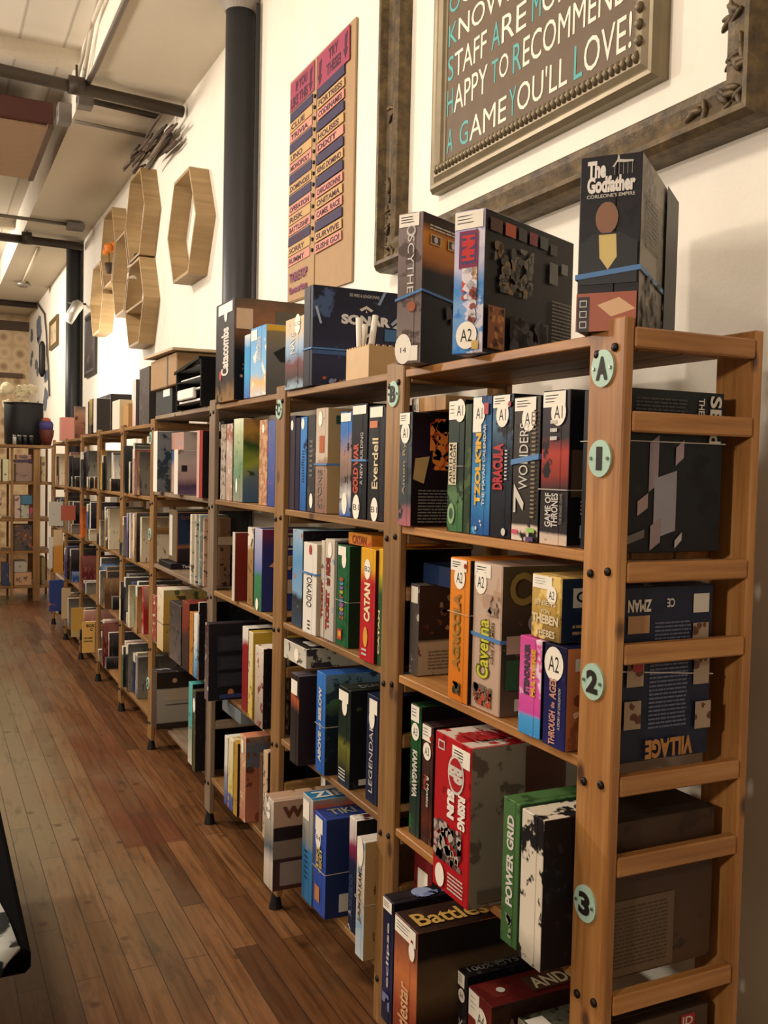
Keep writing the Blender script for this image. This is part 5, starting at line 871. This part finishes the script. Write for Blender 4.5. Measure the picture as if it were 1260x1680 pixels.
flag(88, 869, 104, 940, 'tall orange leaflet below the pale grey card', art([(0, 'c08438'), (.6, 'c88c40'), (.65, 'd0b48c'), (1, 'd0b890')], seed=423))
flag(80, 881, 91, 932, 'narrow white leaflet left of the tall orange leaflet', art('cfc8bc', seed=424))
flag(81, 952, 104, 1003, 'blue box with an orange shape, lowest thing sticking out near the last post', art('33427a', [('b06a4c', 6, .62)], seed=425), .05, name='game_box', cat='board game box')
flag(117, 997, 138, 1045, 'blank mustard coloured leaflet sticking out low on the shelves', art([(0, 'b0a478'), (.2, 'b8a060'), (.25, 'c09848'), (1, 'c09848')], seed=426))
flag(135, 1020, 156, 1071, 'yellow leaflet with dark writing at its top, lowest and nearest of the cards', art('dcae60', seed=427), txt=[('BOX', .3, .95, .82, .92), ('C', .6, .8, .7, .79), ('OPEN GAMES', .1, .8, .45, .5), ('PLEASE ASK', .1, .8, .35, .4)])
flag(101, 965, 116, 1015, 'cream leaflet standing behind the mustard leaflet', art('c0a880', seed=428))

# ---- end unit facing the room
eu = empty('end_shelving_unit', (.86, 11.2, 0)); U0 = (.45, .66, .852, 1.104, 1.268)
for i, X in enumerate(U0):
    for Y in (11.0, 11.59): box('post', (X-(.035 if i == 3 else .012), Y, .0), (X+(.035 if i == 3 else .012), Y+.03, 1.669), pine_shaded('z', 40+i), eu, .002)
for zz in (.17, .55, .90, 1.30, 1.70): box('shelf_board', (.46, 11.03 if zz < 1.6 else 10.96, zz-.03), (1.26, 11.6, zz), pine_shaded('x', 50+zz), eu, .002)
tag(eu, 'wooden shelving unit facing the room at the far end, below the big black drum', 'shelving unit')
for (x0, x1, z, h, c, lab) in ((.89, 1.06, 1.70, 0, '', ''), (.89, 1.06, 1.30, .2, '8a7468', 'greyish brown box with a framed picture on the upper shelf of the end unit'), (.88, 1.07, 1.503, .04, '4a3a50', 'dark violet flat box on the brown picture box of the end unit'), (.9, 1.05, 1.545, .05, 'b08078', 'flat pink box on top of the stack in the end unit'),
    (.88, .94, .90, .25, 'b8a094', 'pinkish upright box on the middle shelf of the end unit'), (.945, 1.03, .90, .15, 'a8a494', 'pale grey box in the middle of the end unit'), (1.035, 1.07, .90, .12, 'b04a6a', 'small magenta box beside the middle post of the end unit'), (.945, 1.06, 1.052, .1, '4a7088', 'blue-grey box lying on the pale grey box of the end unit'),
    (.88, 1.06, .55, .28, '5a4a44', 'dark box with orange figure on the third shelf of the end unit'), (.88, 1.06, .17, .14, 'b8906c', 'salmon coloured box on the bottom shelf of the end unit'), (.88, 1.01, .312, .12, 'a8a094', 'pale grey box on the salmon box at the bottom of the end unit'),
    (.70, .74, .55, .3, 'b8a060', 'yellowish upright box left of the dark box in the end unit'), (.76, .82, 1.30, .24, 'c8c8a0', 'pale green upright box on the upper left shelf of the end unit'), (.69, .73, 1.30, .28, 'a08a68', 'tan upright box at the left of the upper shelf of the end unit'),
    (.69, .75, .90, .3, 'c0b090', 'cream upright box at the left of the middle shelf of the end unit'), (.76, .83, .17, .24, '3a4460', 'navy upright box at the left of the bottom shelf of the end unit'), (1.15, 1.19, 1.3, .28, 'b0a080', 'cream upright spine in the right compartment of the end unit'), (1.16, 1.2, .17, .3, '8a7a54', 'olive upright spine low in the right compartment of the end unit')):
    if h:
        a_ = [('b06a34', 9, .62), ('2a3440', 8, .6)] if 'orange figure' in lab else [('6a5a50', 8, .6)]
        o = box('board_game_box', (x0, 11.035, z+.002), (x1, 11.3, z+h), art(c, a_, seed=int(z*100)+int(x0*100)), None, .003)
        tag(o, lab, 'board game box', 'boxes in the end unit')
def lathe(name, c, prof, mat, parent=None, seg=28):
    bm = bmesh.new(); rs = []
    for r, z in prof: rs.append([bm.verts.new((c[0]+r*math.cos(i*2*math.pi/seg), c[1]+r*math.sin(i*2*math.pi/seg), c[2]+z)) for i in range(seg)])
    for a, b_ in zip(rs, rs[1:]):
        for i in range(seg): bm.faces.new((a[i], a[(i+1) % seg], b_[(i+1) % seg], b_[i]))
    bm.faces.new(rs[0][::-1]); bm.faces.new(rs[-1]); return finish(bm, name, mat, parent, True)
o = empty('storage_drum', (.99, 11.25, 1.70)); lathe('drum', (.99, 11.25, 1.702), [(.17, 0), (.2, .01), (.205, .2), (.205, .44), (.195, .46), (.19, .455)], plain('17171a', .6), o)
lathe('rim', (.99, 11.25, 2.15), [(.206, 0), (.211, .003), (.211, .012), (.2, .014)], plain('222226', .5), o); tag(o, 'large black drum standing on top of the end shelving unit', 'drum')
for i, (x, c, r) in enumerate(((.875, 'b8b8b0', .02), (.925, '26262a', .024), (.98, '202024', .024), (1.04, '1c1c20', .026))):
    o = empty('jar', (x, 11.03, 1.70)); lathe('body', (x, 10.995, 1.702), [(r, 0), (r, .075), (r*.8, .082)], plain(c, .3, .3), o, 16); lathe('lid', (x, 10.995, 1.785), [(r*.9, 0), (r*.9, .018)], plain('8a8a84', .35, .5), o, 16)
    tag(o, ('silver jar, leftmost of the row before the black drum', 'black jar right of the silver jar', 'black jar second from the right before the drum', 'black jar rightmost in the row before the drum')[i], 'jar', 'jars before the black drum')
o = empty('bowl_stack', (1.18, 11.06, 1.70)); lathe('bowl', (1.205, 11.03, 1.702), [(.045, 0), (.07, .1), (.078, .16), (.074, .17)], plain('5c2a20', .5), o); lathe('knitted_band', (1.2, 11.03, 1.872), [(.07, 0), (.075, .06), (.06, .09)], plain('4a4280', .7), o); lathe('orange_top', (1.2, 11.03, 1.962), [(.05, 0), (.045, .025), (.02, .04)], plain('b0583a', .7), o)
tag(o, 'dark red bowl topped with violet and orange pieces beside the black drum', 'bowl')
o = empty('flower_bunch', (.95, 11.36, 1.70)); R = random.Random(3); lathe('vase', (.95, 11.53, 1.702), [(.04, 0), (.05, .2), (.035, .4)], plain('b8ac90', .5), o)
for i in range(14):
    bm = bmesh.new(); bmesh.ops.create_icosphere(bm, subdivisions=2, radius=R.uniform(.04, .075), matrix=Matrix.Translation((R.uniform(.8, 1.12), 11.53+R.uniform(-.05, .08), R.uniform(2.1, 2.36))))
    for v in bm.verts: v.co += v.normal*R.uniform(-.012, .02)
    finish(bm, 'blossom', plain('e4d8b4', .7), o)
tag(o, 'bunch of cream blossoms rising behind the black drum', 'flowers')

# ================================================================== ON THE WALL
def frame(name, Y0, Y1, Z0, Z1, prof, mat, parent, X=WALL):
    """mitred frame in the wall plane; prof = (inset, height above the wall)"""
    bm = bmesh.new(); loops = []
    for ins, hh in prof:
        loops.append([bm.verts.new((X-hh, y, z)) for y, z in ((Y1-ins, Z0+ins), (Y0+ins, Z0+ins), (Y0+ins, Z1-ins), (Y1-ins, Z1-ins))])
    for a, b_ in zip(loops, loops[1:]):
        for i in range(4): bm.faces.new((a[i], a[(i+1) % 4], b_[(i+1) % 4], b_[i]))
    return finish(bm, name, mat, parent)
gm, N, L, B = nt('old_bronze_frame'); tc = N.new('ShaderNodeTexCoord'); f = noise(N, L, tc.outputs['Object'], 22, 6, .65)
q = ramp(N, [(.3, '33281a'), (.5, '57472e'), (.65, '6c5936'), (.8, '937848')]); L.new(f, q.inputs[0]); L.new(q.outputs[0], B.inputs['Base Color']); B.inputs['Roughness'].default_value = .5; B.inputs['Metallic'].default_value = .25
bp = N.new('ShaderNodeBump'); bp.inputs['Strength'].default_value = .5; bp.inputs['Distance'].default_value = .006; L.new(f, bp.inputs['Height']); L.new(bp.outputs[0], B.inputs['Normal']); BRONZE = gm
SILV = plain('8a7d64', .4, .35, .15)
o = empty('large_picture_frame', (WALL-.04, 2.4, 2.27))
frame('moulding', 1.475, 3.33, 2.27, 3.85, [(0, 0), (0, .055), (.006, .075), (.02, .09), (.034, .088), (.045, .06), (.07, .05), (.09, .058), (.105, .062), (.115, .05), (.12, .03), (.12, 0)], BRONZE, o)
R = random.Random(8)
def carve(yc, zc, n, ry, rz):
    for i in range(n):
        bm = bmesh.new(); bmesh.ops.create_icosphere(bm, subdivisions=2, radius=R.uniform(.009, .018), matrix=Matrix.Translation((WALL-.056, yc+R.uniform(-ry, ry), zc+R.uniform(-rz, rz)))@Matrix.Rotation(R.uniform(0, 3), 4, 'X')@Matrix.Diagonal((.6, .55, 1.5, 1)))
        finish(bm, 'carved_leaf', BRONZE, o, True)
carve(3.26, 2.36, 18, .05, .07); carve(3.28, 2.5, 14, .03, .1); carve(3.27, 2.85, 5, .02, .04); carve(1.56, 2.45, 14, .03, .09); carve(1.62, 2.33, 12, .09, .03)
tag(o, 'huge empty ornate dark bronze picture frame surrounding the lettered sign', 'picture frame')
o = empty('lettered_sign', (WALL-.04, 2.4, 2.48))
frame('moulding', 1.83, 2.97, 2.48, 3.56, [(0, 0), (0, .03), (.012, .045), (.022, .047), (.03, .04), (.045, .05), (.06, .052), (.075, .044), (.08, .035), (.09, .033), (.095, .02)], SILV, o)
box('board', (WALL-.03, 1.915, 2.565), (WALL-.005, 2.885, 3.475), plain('6b5a48', .65, 0, .1), o)
for i in range(46):
    bm = bmesh.new(); y = 1.89+i*.0225; tube(bm, [(WALL-.049, y, 2.532), (WALL-.0565, y, 2.544), (WALL-.049, y, 2.556)], [.007, .0095, .007], 8); finish(bm, 'bead', SILV, o, True)
for i in range(20):
    bm = bmesh.new(); z = 2.58+i*.04; tube(bm, [(WALL-.049, 1.881, z-.008), (WALL-.0565, 1.881, z), (WALL-.049, 1.881, z+.008)], [.008, .012, .008], 8); finish(bm, 'bead', SILV, o, True)
SW, ST = plain('efe3cf', .6), plain('5aa9a6', .6)
def word(s, y1, y0, z0, z1, teal=True):
    X = WALL-.0312; n = len(s)
    if teal:
        w1 = (y1-y0)/n*.92; text(s[0], (X, y1, z0), (0, -1, 0), (0, 0, 1), (-1, 0, 0), w1*.86, z1-z0, ST, 0, 'lettering', o, 0)
        if n > 1: text(s[1:], (X, y1-w1, z0), (0, -1, 0), (0, 0, 1), (-1, 0, 0), y1-w1-y0, z1-z0, SW, 0, 'lettering', o, 0)
    else: text(s, (X, y1, z0), (0, -1, 0), (0, 0, 1), (-1, 0, 0), y1-y0, z1-z0, SW, 0, 'lettering', o, 0)
word('A', 2.87, 2.82, 2.59, 2.67); word('GAME', 2.785, 2.505, 2.59, 2.665); word("YOU'LL", 2.49, 2.2, 2.592, 2.675); word('LOVE!', 2.17, 1.935, 2.59, 2.68)
word('HAPPY', 2.875, 2.62, 2.715, 2.8); word('TO', 2.595, 2.50, 2.725, 2.795); word('RECOMMEND', 2.475, 1.95, 2.715, 2.8)
word('STAFF', 2.875, 2.63, 2.83, 2.91); word('ARE', 2.6, 2.41, 2.83, 2.91); word('MORE', 2.38, 2.16, 2.83, 2.91); word('THAN', 2.13, 1.95, 2.83, 2.91)
word('KNOWLEDGEABLE', 2.875, 1.95, 2.945, 3.015); word('OUR', 2.875, 2.6, 3.05, 3.12)
tag(o, 'brown sign in a beaded silver frame with white and teal hand lettering', 'sign')

o = empty('cardboard_poster', (WALL-.01, 4.1, 2.32)); PX = WALL-.016; KR = plain('a98a66', .75, 0, .06)
bm = bmesh.new(); prism(bm, [(PX+.004, 4.485, 3.395), (PX+.004, 3.705, 3.39), (PX+.004, 3.70, 2.305), (PX+.004, 4.47, 2.325)], (1, 0, 0), .008); finish(bm, 'backing', KR, o)
bm = bmesh.new(); prism(bm, [(PX, 4.48, 3.39), (PX, 4.13, 3.385), (PX, 4.12, 2.32), (PX, 4.47, 2.33)], (1, 0, 0), .003); finish(bm, 'left_flap', KR, o)
PK, NV, TN_, PN = plain('9a4058', .7), plain('3a3350', .7), plain('bd9a66', .7), plain('c88a7a', .7); TXT = plain('4a2234', .7)
def strip(y1, y0, z0, z1, mt_, s_, tm=TXT, bold=.03, z=0):
    bm = bmesh.new(); prism(bm, [(PX-.004, y1, z0), (PX-.004, y0, z0+.004), (PX-.004, y0+.004, z1+.003), (PX-.004, y1-.004, z1)], (1, 0, 0), .003); p = finish(bm, 'name_strip', mt_, o)
    if s_: text(s_, (PX-.0048, y1-.02, z0+(z1-z0)*.2), (0, -1, 0), (0, 0, 1), (-1, 0, 0), (y1-y0-.04)*min(1, .35+.09*len(s_)), (z1-z0)*.62, tm, 0, 'lettering', p, bold)
strip(4.47, 4.15, 3.24, 3.375, PK, ''); strip(4.115, 3.75, 3.23, 3.375, PK, '')
def ptxt(s_, y1, y0, z0, z1, tm=TXT): text(s_, (PX-.0048, y1, z0), (0, -1, 0), (0, 0, 1), (-1, 0, 0), y1-y0, z1-z0, tm, 0, 'lettering', o, .04)
ptxt('IF YOU', 4.39, 4.24, 3.315, 3.36); ptxt('LIKE THIS', 4.45, 4.23, 3.25, 3.3); ptxt('TRY', 3.98, 3.87, 3.315, 3.36); ptxt('THESE!', 4.0, 3.84, 3.25, 3.3)
for (yy, zz) in ((4.205, 3.25), (4.09, 3.24), (3.80, 3.25)):
    bm = bmesh.new(); prism(bm, [(PX-.005, yy, zz+.1), (PX-.005, yy-.03, zz+.11), (PX-.005, yy-.02, zz+.04), (PX-.005, yy-.035, zz+.04), (PX-.005, yy-.01, zz), (PX-.005, yy+.015, zz+.045), (PX-.005, yy, zz+.045)], (1, 0, 0), .001); finish(bm, 'arrow', TXT, o)
LW = ['', 'CLUE', 'TRIVIA', '', 'UNO', 'MONOPOLY', '', 'DOMINOES', '', 'OPERATION', 'RISK', 'BATTLESHIP', 'CHESS', 'SORRY', 'RUMMY']
RW = ['', 'FORTRESS', 'CODENAMES', '', 'HOUSES', 'DIXIT', '', 'KING DOMINO', '', 'CARCASSONNE', 'ONITAMA', 'CAMEL RACE', '', 'SURVIVE', 'SUSHI GO!']
CS = [NV, TN_, PN, NV, TN_, PN, NV, TN_, NV, PN, TN_, PN, NV, TN_, PN]
for i in range(15):
    z1 = 3.232-i*.0495
    strip(4.465, 4.17, z1-.042, z1, CS[i], LW[i]); strip(4.11, 3.80, z1-.044, z1-.002, CS[i], RW[i])
    bm = bmesh.new(); tube(bm, [(PX-.008, 4.14, z1-.02), (PX, 4.14, z1-.02)], .009, 8); finish(bm, 'hole', INK, o)
ptxt('TABLETOP', 4.44, 4.2, 2.415, 2.46, plain('7a3a5c', .7)); ptxt('favourites', 4.44, 4.2, 2.36, 2.395, plain('7a3a5c', .7))
tag(o, 'tall brown cardboard poster with pink, navy and tan name strips in two columns', 'poster')

OAK = wood('8f7650', 'a58a60', 'b59a70', 'x', .55, False, 60, .6)
def hexshelf(yc, zc, lab, w=.385, hh=.332, X0=WALL-.125, half=None, shelf=None):
    o = empty('hexagon_wall_shelf', (WALL-.06, yc, zc)); t = .02
    V = [(w, 0), (w*.52, hh), (-w*.52, hh), (-w, 0), (-w*.52, -hh), (w*.52, -hh)]; k = 1-t/hh
    for i in range(6):
        a, b_ = V[i], V[(i+1) % 6]; bm = bmesh.new()
        prism(bm, [(X0, yc+a[0], zc+a[1]), (X0, yc+b_[0], zc+b_[1]), (X0, yc+b_[0]*k, zc+b_[1]*k), (X0, yc+a[0]*k, zc+a[1]*k)], (1, 0, 0), WALL-.002-X0)
        finish(bm, 'board', OAK, o)
    if shelf: box('middle_shelf', (X0+.005, yc-w*.9, zc+shelf), (WALL-.002, yc+w*.9, zc+shelf+.018), OAK, o)
    tag(o, lab, 'wall shelf', 'wooden hexagon shelves on the wall'); return o
hexshelf(6.22, 3.06, 'single wooden hexagon shelf hanging apart, nearest to the dark column')
hexshelf(7.75, 3.47, 'upper wooden hexagon under the driftwood bundle')
hexshelf(7.75, 2.79, 'lowest wooden hexagon, with a middle shelf, right of the cluster', shelf=-.03)
hexshelf(8.37, 3.12, 'wooden hexagon in the middle of the cluster between the stacked pair and the flower one')
hexshelf(8.99, 3.46, 'wooden hexagon holding the orange flower')
hexshelf(9.61, 3.10, 'leftmost and farthest wooden hexagon beside the dark portrait')
o = empty('driftwood_bundle', (WALL-.08, 7.3, 3.8)); R = random.Random(12); DW = [plain('5c4c40', .8), plain('78685a', .8), plain('3e332b', .8)]
for i in range(34):
    y = R.uniform(6.75, 7.95); z = (3.905+R.uniform(-.06, .06)) if y > 7.05 else 3.8+R.uniform(-.1, .1); l = R.uniform(.12, .34); a = R.uniform(-.14, .14); x = WALL-R.uniform(.03, .17)
    bm = bmesh.new(); tube(bm, [(x, y-l, z-a*l*.6), (x-.01, y, z+R.uniform(-.01, .01)), (x+R.uniform(-.02, .0), y+l, z+a*l*.6)], [.008, R.uniform(.009, .018), .006], 7); finish(bm, 'stick', DW[i % 3], o, True)
tag(o, 'bundle of grey driftwood sticks resting on the upper wooden hexagon', 'driftwood')
c = atX(178, 414, WALL-.1); o = empty('orange_flower', c); R = random.Random(4)
for i in range(9):
    bm = bmesh.new(); bmesh.ops.create_icosphere(bm, subdivisions=2, radius=.05, matrix=Matrix.Translation((c.x+R.uniform(-.03, .03), c.y+R.uniform(-.14, .2), c.z+R.uniform(-.02, .09)))@Matrix.Diagonal((.6, 1.2, .6, 1)))
    finish(bm, 'petal', plain('d2741c', .6), o, True)
lathe('pot', (c.x, c.y-.06, c.z-.2), [(.03, 0), (.045, .09)], plain('3a3024', .7), o, 14); bm = bmesh.new(); tube(bm, [(c.x, c.y-.06, c.z-.12), (c.x, c.y, c.z+.02)], .008, 6); finish(bm, 'stem', plain('6a5a24', .7), o)
tag(o, 'bright orange flower in a small dark pot on a wooden hexagon', 'flower')
c = atX(222, 437, WALL-.08); o = empty('moss_branch', (c.x, c.y, c.z+.05))
for i in range(8):
    bm = bmesh.new(); bmesh.ops.create_icosphere(bm, subdivisions=1, radius=.03, matrix=Matrix.Translation((c.x, c.y-.15+i*.045, c.z+.045+.012*(i % 3)))); finish(bm, 'leaf_clump', plain('2c331f', .8), o)
tag(o, 'small dark green moss garland between the stacked hexagons', 'plant')
c = atX(217, 446, WALL-.09); bm = bmesh.new(); tube(bm, [(c.x, c.y, c.z-.06), (c.x, c.y, c.z-.02), (c.x, c.y, c.z+.0), (c.x, c.y, c.z+.04), (c.x, c.y, c.z+.065)], [.045, .04, .025, .04, .012], 14); k = finish(bm, 'figurine', plain('cfc6b4', .6), None, True); tag(k, 'tiny pale figurine on the lower hexagon below the moss garland', 'figurine')

def wallframe(px0, pt0, pb0, px1, pt1, pb1, name, lab, w, mt_, art_, dep=.03):
    A, Bq = atX(px0, pt0, WALL), atX(px0, pb0, WALL); C_, D_ = atX(px1, pt1, WALL), atX(px1, pb1, WALL)
    Y1, Y0 = (A.y+Bq.y)/2, (C_.y+D_.y)/2; Z1, Z0 = (A.z+C_.z)/2, (Bq.z+D_.z)/2
    o = empty(name, (WALL, (Y0+Y1)/2, Z0)); frame('moulding', Y0, Y1, Z0, Z1, [(0, 0), (0, dep), (w*.5, dep*1.2), (w, dep*.5)], mt_, o)
    box('picture', (WALL-dep*.45, Y0+w*.9, Z0+w*.9), (WALL-.002, Y1-w*.9, Z1-w*.9), art_, o); tag(o, lab, 'picture'); return o
wallframe(84, 527, 574, 97, 518, 566, 'framed_picture', 'small gold framed picture on the wall left of the far column', .06, plain('6e5a34', .5, .2), art('c0ae90', [('8a7a64', 4, .6)], seed=431))
wallframe(143, 518, 620, 160, 508, 612, 'framed_portrait', 'tall dark portrait in a black frame behind the leftmost hexagon', .07, plain('2e2824', .5), art([(0, '2a2422'), (.5, '4a3c38'), (1, '2a2624')], [('6e5a50', 4, .6)], seed=432))
# small picture lamp on an arm
A = atX(141, 499, WALL); c = atX(128, 500, WALL-.35); o = empty('picture_lamp', A)
bm = bmesh.new(); tube(bm, [A, (A.x-.18, A.y+.02, A.z), c], .012, 8); finish(bm, 'arm', plain('3c3630', .5), o, True)
bm = bmesh.new(); tube(bm, [c+Vector((.02, 0, .03)), c, c+Vector((-.03, 0, -.05)), c+Vector((-.09, .0, -.16))], [.03, .055, .05, .045], 14); finish(bm, 'shade', plain('a8a49c', .3, .6), o, True)
tag(o, 'small silver spot lamp on a thin arm in front of the far column', 'lamp')
# blue-grey wall stencil at the far end, dark oval and cable
o = empty('wall_stencil', (WALL-.002, 14.9, 2.2)); R = random.Random(21); BG = plain('6c7484', .7)
for (px, py, rr_, n) in ((53, 545, .12, 3), (63, 540, .2, 4), (64, 556, .16, 3), (52, 590, .1, 3), (60, 600, .1, 4), (54, 640, .1, 4), (76, 620, .12, 4), (75, 655, .14, 4), (62, 670, .1, 3)):
    for j in range(n):
        P = atX(px+R.uniform(-1.5, 1.5), py+R.uniform(-9, 9), WALL-.003); kk = R.randint(5, 8)
        bm = bmesh.new(); bm.faces.new([bm.verts.new((WALL-.003-j*.0003, P.y+rr_*2.2*R.uniform(.4, 1)*math.cos(q*6.283/kk), P.z+rr_*1.1*R.uniform(.4, 1)*math.sin(q*6.283/kk))) for q in range(kk)]); finish(bm, 'painted_patch', BG, o)
tag(o, 'blue-grey map-like stencil painted on the white wall near its far end', 'wall painting')
P = atX(69, 589, WALL-.06); bm = bmesh.new(); tube(bm, [(P.x, P.y, P.z-.26), (P.x, P.y, P.z-.2), (P.x, P.y, P.z+.2), (P.x, P.y, P.z+.26)], [.02, .045, .045, .02], 12); k = finish(bm, 'wall_speaker', plain('1c1a18', .5), None, True); tag(k, 'black oval speaker on the wall over the blue-grey stencil', 'speaker')
bm = bmesh.new(); tube(bm, [atX(45, 482, WALL-.02), atX(60, 495, WALL-.02), atX(73, 515, WALL-.02), atX(76, 545, WALL-.02), atX(77, 570, WALL-.02), atX(79, 600, WALL-.02), atX(81, 650, WALL-.02)], .014, 6); k = finish(bm, 'cable', plain('4a4038', .6), None, True); tag(k, 'thin dark cable drooping down the wall left of the gold framed picture', 'cable')

# ================================================================== LOW BENCH AT THE LEFT EDGE
o = empty('covered_bench', (-.2, 2.9, 0)); BLKC = plain('060506', .95)
box('seat_cover', (-.75, 2.18, .395), (.213, 3.75, .45), BLKC, o, .012)
BLKC.node_tree.nodes['Principled BSDF'].inputs['Specular IOR Level'].default_value = .05
for x in (-.7, -.1):
    for y in (2.5, 3.68): box('leg', (x, y, 0), (x+.04, y+.04, .396), plain('1c1816', .6), o)
tag(o, 'low bench draped in black cloth at the left edge of the aisle', 'bench')
fab = art('1e2022', [('a8aaa4', 5, .5)], seed=441, rough=.85)
bm = bmesh.new(); R = random.Random(6); n = 16; rows = []
for j, (y, z) in enumerate(((2.75, .458), (2.5, .462), (2.3, .466), (2.16, .466), (2.14, .452), (2.125, .43), (2.12, .40), (2.115, .36))):
    rows.append([bm.verts.new((-.58+i*.051-(0 if i < n-1 else (.07, .03, .01, 0, .0, .03, .06, .08)[j]), y+.012*math.sin(i*1.3+j), z+(.006*math.sin(i*1.7)) if j < 4 else z+.03*math.sin(i*.9+1))) for i in range(n)])
for a, b_ in zip(rows, rows[1:]):
    for i in range(n-1): bm.faces.new((a[i], a[i+1], b_[i+1], b_[i]))
k = finish(bm, 'patterned_throw', fab, None, True); md = k.modifiers.new('thickness', 'SOLIDIFY'); md.thickness = .008; md.offset = 1
tag(k, 'grey and black patterned throw hanging over the near end of the black bench', 'throw')
